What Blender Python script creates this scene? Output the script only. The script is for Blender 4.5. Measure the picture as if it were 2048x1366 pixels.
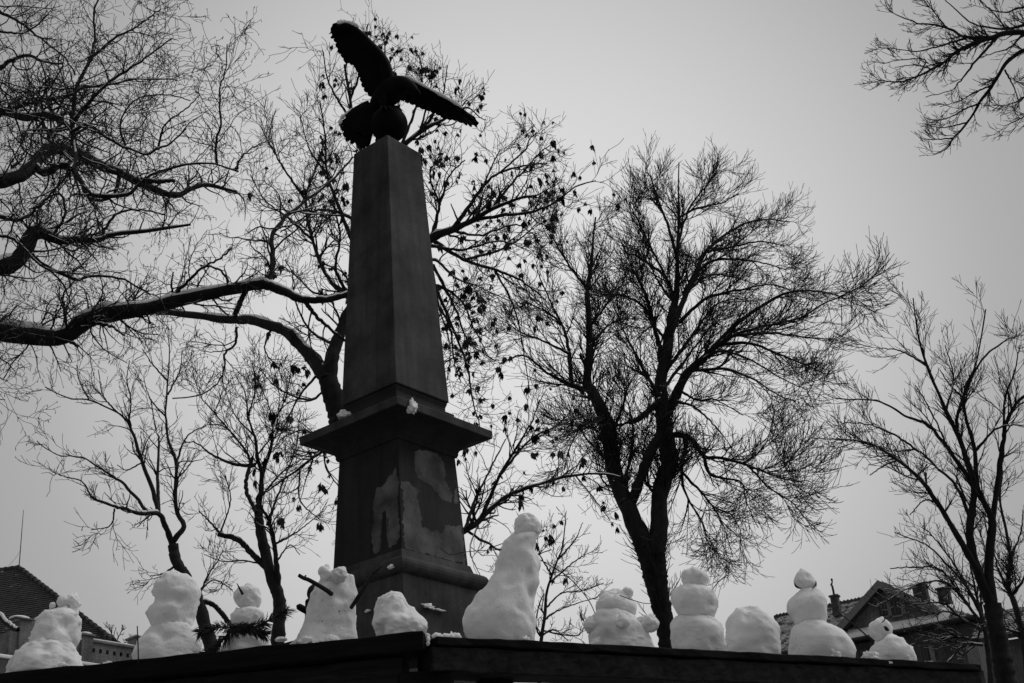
import bpy, bmesh, math, random
import numpy as np
from mathutils import Vector, Matrix, noise

# ------------------------------------------------------------------ clear
for o in list(bpy.data.objects):
    bpy.data.objects.remove(o)
SC = bpy.context.scene
COL = SC.collection
random.seed(7)
RNG = np.random.default_rng(11)

# ------------------------------------------------------------------ camera
W, H = 2048, 1366
FPX, PITCH, ROLL, CAMH = 2674.3, 0.4522, 0.0758, 0.9
CF = np.array([0, math.cos(PITCH), math.sin(PITCH)])
_u0 = np.array([0, -math.sin(PITCH), math.cos(PITCH)])
_r0 = np.array([1., 0, 0])
CR = math.cos(ROLL) * _r0 - math.sin(ROLL) * _u0
CU = math.sin(ROLL) * _r0 + math.cos(ROLL) * _u0
CO = np.array([0, 0, CAMH])
cd = bpy.data.cameras.new('camera')
cam = bpy.data.objects.new('camera', cd)
COL.objects.link(cam)
cd.sensor_fit = 'HORIZONTAL'
cd.sensor_width = 36.0
cd.lens = 36.0 * FPX / W
cd.clip_start = 0.05
cd.clip_end = 2000
m = Matrix.Identity(4)
for i in range(3):
    m[i][0], m[i][1], m[i][2], m[i][3] = CR[i], CU[i], -CF[i], CO[i]
cam.matrix_world = m
SC.camera = cam

# ------------------------------------------------------------------ light
SUN_AZ, SUN_EL = math.radians(75), math.radians(52)     # azimuth from +Y towards +X
sun_dir = np.array([math.sin(SUN_AZ) * math.cos(SUN_EL), math.cos(SUN_AZ) * math.cos(SUN_EL), math.sin(SUN_EL)])
sd = bpy.data.lights.new('sun', 'SUN')
sd.energy = 1.1
sd.angle = math.radians(35)
sd.color = (1.0, 1.0, 1.0)
sun = bpy.data.objects.new('sun', sd)
COL.objects.link(sun)
sun.rotation_euler = Vector(sun_dir).to_track_quat('Z', 'Y').to_euler()

world = bpy.data.worlds.new('World')
SC.world = world
world.use_nodes = True
wn, wl = world.node_tree.nodes, world.node_tree.links
bg = wn['Background']
bg.inputs['Strength'].default_value = 0.1
sky = wn.new('ShaderNodeTexSky')
sky.sky_type = 'NISHITA'
sky.sun_disc = False
sky.sun_elevation = SUN_EL
sky.sun_rotation = SUN_AZ
sky.air_density = 1.0
sky.dust_density = 6.0
bw = wn.new('ShaderNodeRGBToBW')
wl.new(sky.outputs[0], bw.inputs[0])
tc = wn.new('ShaderNodeTexCoord')
# a grey snow-cloud deck, thinner and brighter in one broad area ahead
gdir = np.array([0.0, math.cos(math.radians(26)), math.sin(math.radians(26))])
gdir = gdir / np.linalg.norm(gdir)
dp = wn.new('ShaderNodeVectorMath'); dp.operation = 'DOT_PRODUCT'
wl.new(tc.outputs['Generated'], dp.inputs[0]); dp.inputs[1].default_value = tuple(gdir)
mr0 = wn.new('ShaderNodeMapRange')
mr0.inputs['From Min'].default_value = 0.80
mr0.inputs['From Max'].default_value = 1.0
wl.new(dp.outputs['Value'], mr0.inputs['Value'])
cr = wn.new('ShaderNodeValToRGB'); cr.color_ramp.interpolation = 'B_SPLINE'
el_ = cr.color_ramp.elements
for p_, v_ in ((0.0, 0.265), (0.2, 0.27), (0.45, 0.305), (0.70, 0.42), (0.86, 0.60), (1.0, 0.80)):
    e_ = el_[0] if p_ == 0.0 else (el_[-1] if p_ == 1.0 else el_.new(p_))
    e_.position = p_; e_.color = (v_, v_, v_, 1)
wl.new(mr0.outputs[0], cr.inputs[0])
mr = wn.new('ShaderNodeMath'); mr.operation = 'MULTIPLY'; mr.inputs[1].default_value = 10.0
wl.new(cr.outputs[0], mr.inputs[0])
nz = wn.new('ShaderNodeTexNoise'); nz.inputs['Scale'].default_value = 2.2; nz.inputs['Detail'].default_value = 3
wl.new(tc.outputs['Generated'], nz.inputs['Vector'])
nm = wn.new('ShaderNodeMapRange'); nm.inputs['To Min'].default_value = 0.95; nm.inputs['To Max'].default_value = 1.05
wl.new(nz.outputs[0], nm.inputs['Value'])
mu = wn.new('ShaderNodeMath'); mu.operation = 'MULTIPLY'
wl.new(mr.outputs[0], mu.inputs[0]); wl.new(nm.outputs[0], mu.inputs[1])
mx = wn.new('ShaderNodeMix'); mx.data_type = 'FLOAT'
mx.inputs[0].default_value = 0.06
wl.new(mu.outputs[0], mx.inputs[2]); wl.new(bw.outputs[0], mx.inputs[3])
wl.new(mx.outputs[0], bg.inputs['Color'])

vs = SC.view_settings
vs.view_transform = 'Standard'
vs.look = 'None'
vs.gamma = 1.0
vs.exposure = 0.0
vs.use_curve_mapping = False
SC.render.engine = 'CYCLES'

# ------------------------------------------------------------------ projection helpers
def ray(x, y):
    return CF + CR * (x - W / 2) / FPX - CU * (y - H / 2) / FPX

def P(x, y, Y):
    d = ray(x, y)
    return CO + d * (Y / d[1])

def Pz(x, y, z):
    d = ray(x, y)
    return CO + d * ((z - CO[2]) / d[2])

def Pplane(x, y, p0, n):
    d = ray(x, y)
    return CO + d * (np.dot(np.asarray(p0) - CO, n) / np.dot(d, n))

def mpp(p):
    """metres per photo pixel at a point"""
    return float(np.dot(np.asarray(p) - CO, CF)) / FPX

def catmull(pts, n):
    pts = np.asarray(pts, float)
    if len(pts) == 2:
        t = np.linspace(0, 1, n)[:, None]
        return pts[0] * (1 - t) + pts[1] * t
    p = np.vstack([2 * pts[0] - pts[1], pts, 2 * pts[-1] - pts[-2]])
    seg = len(pts) - 1
    u = np.linspace(0, seg - 1e-9, n)
    i = u.astype(int)
    t = (u - i)[:, None]
    a, b, c, d = p[i], p[i + 1], p[i + 2], p[i + 3]
    return 0.5 * ((2 * b) + (c - a) * t + (2 * a - 5 * b + 4 * c - d) * t ** 2 + (3 * b - a - 3 * c + d) * t ** 3)

# ------------------------------------------------------------------ object helpers
def mesh_np(name, V, F, smooth=True):
    """V (n,3), F (m,k) equal-sided faces"""
    V = np.asarray(V, np.float32); F = np.asarray(F, np.int32)
    me = bpy.data.meshes.new(name)
    me.vertices.add(len(V)); me.vertices.foreach_set('co', V.ravel())
    k = F.shape[1]
    me.loops.add(F.size); me.loops.foreach_set('vertex_index', F.ravel())
    me.polygons.add(len(F))
    me.polygons.foreach_set('loop_start', np.arange(0, F.size, k, dtype=np.int32))
    me.polygons.foreach_set('use_smooth', np.full(len(F), smooth, dtype=bool))
    me.update(calc_edges=True)
    return me

def obj(name, me, mat=None, parent=None):
    o = bpy.data.objects.new(name, me)
    COL.objects.link(o)
    if me is not None and mat is not None and len(me.materials) == 0:
        me.materials.append(mat)
    if parent is not None:
        o.parent = parent
        o.matrix_parent_inverse = Matrix.Translation(-parent.location) if parent.type == 'EMPTY' else Matrix.Identity(4)
    return o

def thing(name, label, cat, loc=(0, 0, 0), group=None):
    o = bpy.data.objects.new(name, None)
    COL.objects.link(o)
    o.location = Vector(loc)
    o.empty_display_size = 0.2
    o['label'] = label; o['category'] = cat
    if group: o['group'] = group
    return o

def tag(o, label=None, cat=None, group=None, kind=None):
    if label: o['label'] = label
    if cat: o['category'] = cat
    if group: o['group'] = group
    if kind: o['kind'] = kind
    return o

def bm_mesh(name, bm, smooth=False):
    bmesh.ops.recalc_face_normals(bm, faces=bm.faces[:])
    me = bpy.data.meshes.new(name); bm.to_mesh(me); bm.free()
    if smooth:
        for p in me.polygons: p.use_smooth = True
    return me

def hexa(bm, pts):
    """8 corner points: bottom 4 (ccw) then top 4"""
    v = [bm.verts.new(tuple(map(float, p))) for p in pts]
    for f in ((3, 2, 1, 0), (4, 5, 6, 7), (0, 1, 5, 4), (1, 2, 6, 5), (2, 3, 7, 6), (3, 0, 4, 7)):
        bm.faces.new([v[i] for i in f])
    return v

def frame_box(bm, o, u, v, w, u0, u1, v0, v1, w0, w1):
    o, u, v, w = map(np.asarray, (o, u, v, w))
    c = lambda a, b, d: o + u * a + v * b + w * d
    hexa(bm, [c(u0, v0, w0), c(u1, v0, w0), c(u1, v1, w0), c(u0, v1, w0),
              c(u0, v0, w1), c(u1, v0, w1), c(u1, v1, w1), c(u0, v1, w1)])

def bevel(bm, off, seg=2):
    bmesh.ops.bevel(bm, geom=bm.edges[:], offset=off, segments=seg, affect='EDGES', profile=0.6)

def tubes(paths, radii, K, rng=RNG, squash=None, jitter=0.0):
    """paths (N,S,3), radii (N,S) -> verts, quads"""
    paths = np.asarray(paths, float); radii = np.asarray(radii, float)
    N, S, _ = paths.shape
    T = np.gradient(paths, axis=1)
    T /= np.linalg.norm(T, axis=2, keepdims=True) + 1e-12
    mean = T.mean(axis=1)
    ref = rng.normal(size=(N, 3))
    mean /= np.linalg.norm(mean, axis=1, keepdims=True) + 1e-12
    ref -= mean * (ref * mean).sum(1, keepdims=True)
    ref /= np.linalg.norm(ref, axis=1, keepdims=True)
    A = ref[:, None, :] - T * (T * ref[:, None, :]).sum(2, keepdims=True)
    A /= np.linalg.norm(A, axis=2, keepdims=True) + 1e-9
    B = np.cross(T, A)
    an = np.linspace(0, 2 * np.pi, K, endpoint=False)
    R = radii[:, :, None] * np.ones(K)
    if jitter: R = R * (1 + rng.normal(size=R.shape) * jitter)
    V = paths[:, :, None, :] + R[..., None] * (A[:, :, None, :] * np.cos(an)[None, None, :, None] + B[:, :, None, :] * np.sin(an)[None, None, :, None])
    idx = np.arange(N * S * K).reshape(N, S, K)
    a = idx[:, :-1, :]; b = np.roll(idx, -1, axis=2)[:, :-1, :]
    c = np.roll(idx, -1, axis=2)[:, 1:, :]; d = idx[:, 1:, :]
    F = np.stack([a, b, c, d], axis=-1).reshape(-1, 4)
    return V.reshape(-1, 3), F

def join_np(parts):
    Vs, Fs, n = [], [], 0
    for V, F in parts:
        Vs.append(V); Fs.append(F + n); n += len(V)
    return np.vstack(Vs), np.vstack(Fs)

# ------------------------------------------------------------------ materials (all neutral grey: a monochrome winter day)
def new_mat(name):
    m = bpy.data.materials.new(name); m.use_nodes = True
    nt = m.node_tree
    return m, nt.nodes, nt.links, nt.nodes['Principled BSDF']

def ramp(n, l, src, stops):
    r = n.new('ShaderNodeValToRGB')
    e = r.color_ramp.elements
    while len(e) < len(stops): e.new(0.5)
    for i, (p, v) in enumerate(stops):
        e[i].position = p; e[i].color = (v, v, v, 1)
    l.new(src, r.inputs[0])
    return r.outputs[0]

def noise_tex(n, l, scale, detail=4, rough=0.55, stretch=(1, 1, 1), dist=0.0):
    tc = n.new('ShaderNodeTexCoord'); mp = n.new('ShaderNodeMapping')
    mp.inputs['Scale'].default_value = stretch
    l.new(tc.outputs['Object'], mp.inputs[0])
    t = n.new('ShaderNodeTexNoise')
    t.inputs['Scale'].default_value = scale; t.inputs['Detail'].default_value = detail
    t.inputs['Roughness'].default_value = rough; t.inputs['Distortion'].default_value = dist
    l.new(mp.outputs[0], t.inputs['Vector'])
    return t.outputs[0]

def mixc(n, l, fac, a, b):
    x = n.new('ShaderNodeMix'); x.data_type = 'RGBA'
    for i, v in ((6, a), (7, b)):
        if isinstance(v, (int, float)): x.inputs[i].default_value = (v, v, v, 1)
        else: l.new(v, x.inputs[i])
    if isinstance(fac, (int, float)): x.inputs[0].default_value = fac
    else: l.new(fac, x.inputs[0])
    return x.outputs[2]

def mathn(n, l, op, a, b):
    x = n.new('ShaderNodeMath'); x.operation = op
    for i, v in ((0, a), (1, b)):
        if isinstance(v, (int, float)): x.inputs[i].default_value = v
        else: l.new(v, x.inputs[i])
    return x.outputs[0]

def bump(n, l, b, src, strength, dist):
    k = n.new('ShaderNodeBump'); k.inputs['Strength'].default_value = strength; k.inputs['Distance'].default_value = dist
    l.new(src, k.inputs['Height']); l.new(k.outputs[0], b.inputs['Normal'])

def m_snow(name, dirt=0.25, base=0.8):
    m, n, l, b = new_mat(name)
    spot = ramp(n, l, noise_tex(n, l, 14, 3), [(0.40, base), (0.62, base * (1 - dirt * 0.35))])
    speck = ramp(n, l, noise_tex(n, l, 95, 1), [(0.70, 1.0), (0.745, 0.3)])
    mulx = n.new('ShaderNodeMix'); mulx.data_type = 'RGBA'; mulx.blend_type = 'MULTIPLY'; mulx.inputs[0].default_value = dirt
    l.new(spot, mulx.inputs[6]); l.new(speck, mulx.inputs[7])
    l.new(mulx.outputs[2], b.inputs['Base Color'])
    b.inputs['Roughness'].default_value = 0.75
    b.inputs['Specular IOR Level'].default_value = 0.25
    b.inputs['Subsurface Weight'].default_value = 0.6
    b.inputs['Subsurface Radius'].default_value = (0.02, 0.02, 0.02)
    b.inputs['Subsurface Scale'].default_value = 0.5
    f = mathn(n, l, 'ADD', mathn(n, l, 'MULTIPLY', noise_tex(n, l, 60, 5, 0.65), 1.0), mathn(n, l, 'MULTIPLY', noise_tex(n, l, 260, 3), 0.5))
    bump(n, l, b, f, 0.5, 0.005)
    return m

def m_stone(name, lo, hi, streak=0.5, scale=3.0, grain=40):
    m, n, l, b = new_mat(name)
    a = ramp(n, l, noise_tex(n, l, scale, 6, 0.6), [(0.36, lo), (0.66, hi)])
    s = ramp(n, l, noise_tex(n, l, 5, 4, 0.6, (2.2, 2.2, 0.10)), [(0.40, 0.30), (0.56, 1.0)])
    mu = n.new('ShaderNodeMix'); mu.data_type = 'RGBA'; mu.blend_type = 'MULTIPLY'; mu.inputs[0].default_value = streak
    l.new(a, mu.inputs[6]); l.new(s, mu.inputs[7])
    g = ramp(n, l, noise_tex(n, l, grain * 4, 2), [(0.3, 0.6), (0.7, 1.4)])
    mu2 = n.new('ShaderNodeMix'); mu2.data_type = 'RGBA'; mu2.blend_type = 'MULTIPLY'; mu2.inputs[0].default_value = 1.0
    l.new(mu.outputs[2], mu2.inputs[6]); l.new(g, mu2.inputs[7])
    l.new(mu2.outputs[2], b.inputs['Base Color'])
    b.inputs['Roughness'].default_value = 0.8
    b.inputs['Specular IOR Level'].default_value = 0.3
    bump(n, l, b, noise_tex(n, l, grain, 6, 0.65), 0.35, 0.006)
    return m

def m_wood(name, lo, hi, stretch=(1, 14, 14)):
    m, n, l, b = new_mat(name)
    a = ramp(n, l, noise_tex(n, l, 4.5, 6, 0.65, stretch, 0.6), [(0.32, lo), (0.68, hi)])
    l.new(a, b.inputs['Base Color'])
    b.inputs['Roughness'].default_value = 0.75
    b.inputs['Specular IOR Level'].default_value = 0.1
    bump(n, l, b, noise_tex(n, l, 7, 7, 0.7, stretch), 0.5, 0.004)
    return m

def m_bark(name, lo, hi, snow=0.5, scale=9):
    """bark with a dusting of snow held on the upper side of the wood"""
    m, n, l, b = new_mat(name)
    a = ramp(n, l, noise_tex(n, l, scale, 5, 0.65, (1, 1, 0.45)), [(0.35, lo), (0.68, hi)])
    ge = n.new('ShaderNodeNewGeometry'); sx = n.new('ShaderNodeSeparateXYZ'); l.new(ge.outputs['Normal'], sx.inputs[0])
    up = n.new('ShaderNodeMapRange'); up.inputs['From Min'].default_value = 0.6; up.inputs['From Max'].default_value = 0.85
    l.new(sx.outputs['Z'], up.inputs['Value'])
    pt = ramp(n, l, noise_tex(n, l, 3.2, 3), [(0.42, 0.15), (0.58, 1.0)])
    f = mathn(n, l, 'MULTIPLY', mathn(n, l, 'MULTIPLY', up.outputs[0], pt), snow)
    l.new(mixc(n, l, f, a, 0.75), b.inputs['Base Color'])
    b.inputs['Roughness'].default_value = 0.85
    b.inputs['Specular IOR Level'].default_value = 0.2
    bump(n, l, b, noise_tex(n, l, scale * 3, 5, 0.7, (1, 1, 0.4)), 0.6, 0.01)
    return m

def m_plain(name, v, rough=0.7, var=0.25, scale=20, metal=0.0, bmp=0.2, spec=0.3):
    m, n, l, b = new_mat(name)
    a = ramp(n, l, noise_tex(n, l, scale, 4), [(0.3, v * (1 - var)), (0.7, v * (1 + var))])
    l.new(a, b.inputs['Base Color'])
    b.inputs['Roughness'].default_value = rough; b.inputs['Metallic'].default_value = metal
    b.inputs['Specular IOR Level'].default_value = spec
    if bmp: bump(n, l, b, noise_tex(n, l, scale * 3, 4), bmp, 0.005)
    return m

def m_tile(name, lo, hi, snow):
    m, n, l, b = new_mat(name)
    a = ramp(n, l, noise_tex(n, l, 2.3, 5, 0.7), [(0.3, lo), (0.7, hi)])
    p = ramp(n, l, noise_tex(n, l, 2.6, 7, 0.78), [(0.62 - snow * 0.25, 0.0), (0.66 - snow * 0.25, 1.0)])
    l.new(mixc(n, l, p, a, 0.5), b.inputs['Base Color'])
    b.inputs['Roughness'].default_value = 0.85
    return m

M = {}
M['snow'] = m_snow('packed_snow', 0.25, 0.90)
M['snow_dirty'] = m_snow('dirty_snow', 0.75, 0.90)
M['snow_cap'] = m_snow('loose_snow', 0.0, 0.86)
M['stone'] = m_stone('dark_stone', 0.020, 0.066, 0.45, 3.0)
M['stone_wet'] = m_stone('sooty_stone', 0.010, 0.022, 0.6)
M['stone_bare'] = m_stone('bare_stone', 0.045, 0.15, 0.2, 4.5, 90)
M['bronze'] = m_plain('black_bronze', 0.004, 0.7, 0.3, 12, 0.0, 0.3, 0.06)
M['plank'] = m_wood('tarred_plank', 0.002, 0.009)
M['beam'] = m_wood('weathered_beam', 0.004, 0.026)
M['stick'] = m_wood('stick_bark', 0.012, 0.04, (8, 8, 8))
M['needle'] = m_plain('fir_needle', 0.02, 0.6, 0.3, 30, 0, 0)
M['bark_ash'] = m_bark('ash_bark', 0.006, 0.022, 0.3)
M['bark_left'] = m_bark('locust_bark', 0.006, 0.020, 0.22, 7)
M['bark_fruit'] = m_bark('seed_tree_bark', 0.008, 0.024, 0.3)
M['bark_far'] = m_bark('far_bark', 0.012, 0.035, 0.4)
M['twig'] = m_bark('twig_bark', 0.010, 0.03, 0.35)
M['pod'] = m_plain('dry_seed', 0.06, 0.8, 0.4, 30, 0, 0)
M['tile_dark'] = m_tile('old_roof_tile', 0.03, 0.07, 0.05)
M['tile_snowy'] = m_tile('snowy_roof_tile', 0.06, 0.12, 0.62)
M['plaster'] = m_stone('old_plaster', 0.10, 0.22, 0.3, 1.5, 8)
M['plaster_dark'] = m_stone('grey_plaster', 0.05, 0.11, 0.3, 1.0, 8)
M['house_wood'] = m_wood('house_timber', 0.03, 0.07, (3, 3, 3))
M['shutter'] = m_wood('pale_shutter', 0.14, 0.24, (4, 4, 1))
M['brick'] = m_plain('chimney_brick', 0.07, 0.9, 0.4, 5, 0, 0.4)
M['metal'] = m_plain('dark_metal', 0.03, 0.5, 0.3, 8, 0.3, 0)
mm, n_, l_, b_ = new_mat('window_glass')
b_.inputs['Base Color'].default_value = (0.012, 0.012, 0.012, 1); b_.inputs['Roughness'].default_value = 0.08
M['glass'] = mm

# ------------------------------------------------------------------ ground
mg, n, l, b = new_mat('trodden_snow')
a = ramp(n, l, noise_tex(n, l, 0.6, 8, 0.65), [(0.35, 0.12), (0.65, 0.34)])
l.new(a, b.inputs['Base Color']); b.inputs['Roughness'].default_value = 0.85
bump(n, l, b, noise_tex(n, l, 5, 8, 0.7), 0.7, 0.05)
g = 60
xs = np.linspace(-1, 1, g); xs = np.sign(xs) * np.abs(xs) ** 3 * 600
gx, gy = np.meshgrid(xs, xs)
gz = np.array([[noise.noise((x * 0.15, y * 0.15, 3.0)) * 0.05 for x, y in zip(rx, ry)] for rx, ry in zip(gx, gy)]) - 0.05
idx = np.arange(g * g).reshape(g, g)
F = np.stack([idx[:-1, :-1], idx[:-1, 1:], idx[1:, 1:], idx[1:, :-1]], -1).reshape(-1, 4)
tag(obj('ground', mesh_np('ground', np.stack([gx, gy, gz], -1).reshape(-1, 3), F), mg), kind='structure')

# ------------------------------------------------------------------ monument
AX, AY, PSI = -0.986, 10.0, 0.1159
OZ = CAMH
def sq_ring(hd, z):
    return [(AX + hd * math.sin(PSI + k * math.pi / 2), AY - hd * math.cos(PSI + k * math.pi / 2), z) for k in range(4)]

def sq_loft(name, levels, mat, parent, bev=0.008, subdiv=True):
    bm = bmesh.new()
    rings = [[bm.verts.new(p) for p in sq_ring(hd, z + OZ)] for hd, z in levels]
    for r0, r1 in zip(rings, rings[1:]):
        for k in range(4):
            bm.faces.new((r0[k], r0[(k + 1) % 4], r1[(k + 1) % 4], r1[k]))
    bm.faces.new(rings[0][::-1]); bm.faces.new(rings[-1])
    if bev:
        es = [e for e in bm.edges if abs(e.verts[0].co.z - e.verts[1].co.z) > 0.004 or True]
        bmesh.ops.bevel(bm, geom=es, offset=bev, segments=2, affect='EDGES', profile=0.5, clamp_overlap=True)
    return obj(name, bm_mesh(name, bm), mat, parent)

mon = thing('obelisk', 'tall dark stone obelisk on a moulded pedestal behind the snow figures', 'monument', (AX, AY, 0))
sq_loft('shaft', [(0.4398, 4.368), (0.300, 6.817)], M['stone'], mon, 0.010)
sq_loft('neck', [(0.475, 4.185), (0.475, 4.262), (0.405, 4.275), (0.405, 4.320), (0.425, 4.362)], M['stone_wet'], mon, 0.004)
cav = [(0.478, 3.885), (0.490, 3.905), (0.490, 3.925)]
for i in range(9):
    t = i / 8
    cav.append((0.495 + 0.262 * (1 - math.cos(t * math.pi / 2)) ** 0.8, 3.93 + 0.105 * math.sin(t * math.pi / 2) ** 1.0))
cav += [(0.762, 4.037)]
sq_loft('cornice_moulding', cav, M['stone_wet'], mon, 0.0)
sq_loft('cornice_slab', [(0.774, 4.039), (0.778, 4.106), (0.745, 4.118), (0.470, 4.20)], M['stone'], mon, 0.005)
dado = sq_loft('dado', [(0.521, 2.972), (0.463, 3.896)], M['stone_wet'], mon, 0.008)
tor = [(0.575, 2.775)]
for i in range(9):
    t = -math.pi / 2 + math.pi * i / 8
    tor.append((0.61 + 0.066 * math.cos(t), 2.850 + 0.058 * math.sin(t)))
tor += [(0.56, 2.925), (0.535, 2.985)]
sq_loft('torus_moulding', tor, M['stone'], mon, 0.0)
sq_loft('plinth_upper', [(0.615, 2.30), (0.612, 2.78)], M['stone'], mon, 0.006)
sq_loft('plinth_lower', [(0.645, -0.6), (0.632, 2.297)], M['stone'], mon, 0.008)
sq_loft('step', [(1.0, -0.9), (1.0, -0.6)], M['stone'], mon, 0.01)

# bare patches where the dark coat has come off the dado: thin raised sheets of clean stone
def face_plane(hd0, z0, hd1, z1, k):
    a0, b0 = [np.array(p) for p in (sq_ring(hd0, z0 + OZ)[k], sq_ring(hd0, z0 + OZ)[(k + 1) % 4])]
    a1 = np.array(sq_ring(hd1, z1 + OZ)[k])
    n_ = np.cross(b0 - a0, a1 - a0); n_ /= np.linalg.norm(n_)
    c = np.array([AX, AY, a0[2]])
    if np.dot(n_, a0 - c) < 0: n_ = -n_
    return a0, n_

def patch(name, px, k, mat, th=0.0015, lv=(0.521, 2.972, 0.463, 3.896), rough=True):
    p0, nn = face_plane(*lv, k)
    pts = np.array(px, float)
    if rough:
        out = []
        for i in range(len(pts)):
            a, b = pts[i], pts[(i + 1) % len(pts)]
            nseg = max(1, int(np.linalg.norm(b - a) / 2.5))
            for j in range(nseg):
                q = a + (b - a) * j / nseg
                out.append(q + np.array([noise.noise((q[0] * .12, q[1] * .12, 1)), noise.noise((q[0] * .12, q[1] * .12, 9))]) * 4 + RNG.normal(size=2) * 0.8)
        pts = np.array(out)
    w = [Pplane(x, y, p0, nn) for x, y in pts]
    bm = bmesh.new()
    lo = [bm.verts.new(tuple(p - nn * 0.002)) for p in w]
    hi = [bm.verts.new(tuple(p + nn * th)) for p in w]
    top = bm.faces.new(hi)
    for i in range(len(w)):
        j = (i + 1) % len(w)
        bm.faces.new((lo[i], lo[j], hi[j], hi[i]))
    bmesh.ops.triangulate(bm, faces=[top])
    return obj(name, bm_mesh(name, bm), mat, mon)

z7 = lambda pts: [(580 + x / 4.876, 740 + y / 4.876) for x, y in pts]
z8 = lambda pts: [(620 + x / 4.553, 1000 + y / 4.553) for x, y in pts]
patch('bare_patch', z7([(1205, 795), (1260, 782), (1340, 800), (1440, 822), (1480, 870), (1490, 900), (1500, 940), (1520, 1010), (1505, 1060), (1540, 1150), (1580, 1220), (1570, 1290), (1490, 1280), (1440, 1200), (1380, 1130), (1260, 1060), (1230, 1010), (1215, 930), (1220, 860)]), 0, M['stone_bare'])
patch('bare_patch', [(803, 962), (815, 964), (834, 976), (842, 986), (832, 990), (836, 1004), (840, 1020), (843, 1040), (844, 1052), (862, 1061), (886, 1066), (890, 1050), (911, 1052), (922, 1050), (925, 1072), (929, 1104), (931, 1127), (905, 1122), (862, 1110), (812, 1097), (807, 1080), (805, 1000)], 0, M['stone_bare'])
patch('bare_patch', z7([(1604, 1060), (1612, 1110), (1632, 1230), (1640, 1300), (1600, 1290), (1590, 1220), (1618, 1150)]), 0, M['stone_bare'])
patch('bare_patch', [(792, 937), (787, 947), (775, 955), (769, 970), (756, 976), (750, 992), (745, 1007), (747, 1020), (746, 1060), (743, 1085), (748, 1108), (757, 1106), (760, 1090), (763, 1070), (760, 1050), (763, 1030), (770, 1020), (777, 1040), (776, 1065), (777, 1095), (788, 1092), (797, 1078), (797, 1000), (795, 960)], 3, M['stone_bare'])

# snow lumps lying on the ledges of the monument
def lump(name, p, sx, sy, sz, mat, parent=None, seed=0, rotz=0.0, rough=0.25, sub=4):
    bm = bmesh.new()
    bmesh.ops.create_icosphere(bm, subdivisions=sub, radius=1)
    c, s = math.cos(rotz), math.sin(rotz)
    for v in bm.verts:
        d = v.co.normalized()
        k = 1 + rough * (noise.fractal(d * 1.7 + Vector((seed * 7.1, 2.3, 0)), 1.0, 2.0, 5) ) + rough * 0.3 * noise.noise(d * 9 + Vector((seed, 0, 0)))
        x, y, z = d.x * sx * k, d.y * sy * k, max(d.z, -0.6) * sz * k
        v.co = Vector((p[0] + x * c - y * s, p[1] + x * s + y * c, p[2] + z))
    return obj(name, bm_mesh(name, bm, True), mat, parent)

def on_face(x, y, hd, out=0.0):
    """point where the ray meets the right front face plane of a square of half diagonal hd"""
    a0, nn = face_plane(hd, 2, hd, 3, 0)
    return Pplane(x, y, a0 + nn * out, nn)
def on_face_l(x, y, hd, out=0.0):
    a0, nn = face_plane(hd, 2, hd, 3, 3)
    return Pplane(x, y, a0 + nn * out, nn)

# ------------------------------------------------------------------ eagle on a globe
YE = 10.0
top = np.array([AX, AY, OZ + 6.817])
dd = np.dot(P(778, 249, YE) - CO, CF)
gr_ = 37.5 * dd / FPX
gc = P(778, 249.5, YE)
bm = bmesh.new()
bmesh.ops.create_uvsphere(bm, u_segments=40, v_segments=24, radius=gr_)
bmesh.ops.translate(bm, verts=bm.verts[:], vec=Vector(gc))
globe = obj('globe', bm_mesh('globe', bm, True), M['bronze'])
tag(globe, 'dark bronze ball on the flat top of the obelisk under the eagle', 'globe')

eagle = thing('eagle_statue', 'black bronze eagle with both wings spread standing on the ball', 'statue', tuple(gc + np.array([0, 0, gr_])))

def px_tube(pts, K=14, n=24, squash=1.0):
    """pts: (x, y, Y, width px)"""
    a = np.array([np.append(P(x, y, Y), w) for x, y, Y, w in pts])
    for i in range(len(a)): a[i, 3] *= 0.5 * mpp(a[i, :3])
    c = catmull(a, n)
    rad = np.maximum(c[:, 3], 0.0008)
    return tubes(c[None, :, :3], rad[None], K)

def tube_obj(name, pts, mat, parent, K=14, n=24):
    V, F = px_tube(pts, K, n)
    return obj(name, mesh_np(name, V, F), mat, parent)

body = tube_obj('body', [(742, 222, 10.0, 3), (750, 210, 10.0, 26), (764, 197, 9.98, 44), (780, 184, 9.96, 54), (796, 173, 9.93, 46), (808, 170, 9.90, 34), (815, 171, 9.87, 26), (822, 175, 9.85, 22), (829, 180, 9.83, 16), (834, 183, 9.82, 4)], M['bronze'], eagle, 18, 30)
tube_obj('beak', [(827, 178, 9.83, 11), (834, 182, 9.82, 9), (839, 187, 9.82, 5), (839, 192, 9.82, 1)], M['bronze'], eagle, 10, 12)
for dx, dY in ((-8, -0.12), (10, 0.10)):
    tube_obj('leg', [(772 + dx, 192, 10 + dY, 24), (773 + dx, 204, 10 + dY, 16), (774 + dx, 216, 10 + dY, 9), (776 + dx, 222, 10 + dY, 7)], M['bronze'], eagle, 10, 12)
    for q in (-8, 0, 8):
        tube_obj('talon', [(774 + dx, 214, 10 + dY, 7), (778 + dx + q, 215, 9.93 + dY, 6), (782 + dx + q * 1.6, 222, 9.88 + dY, 1)], M['bronze'], eagle, 6, 8)

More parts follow.
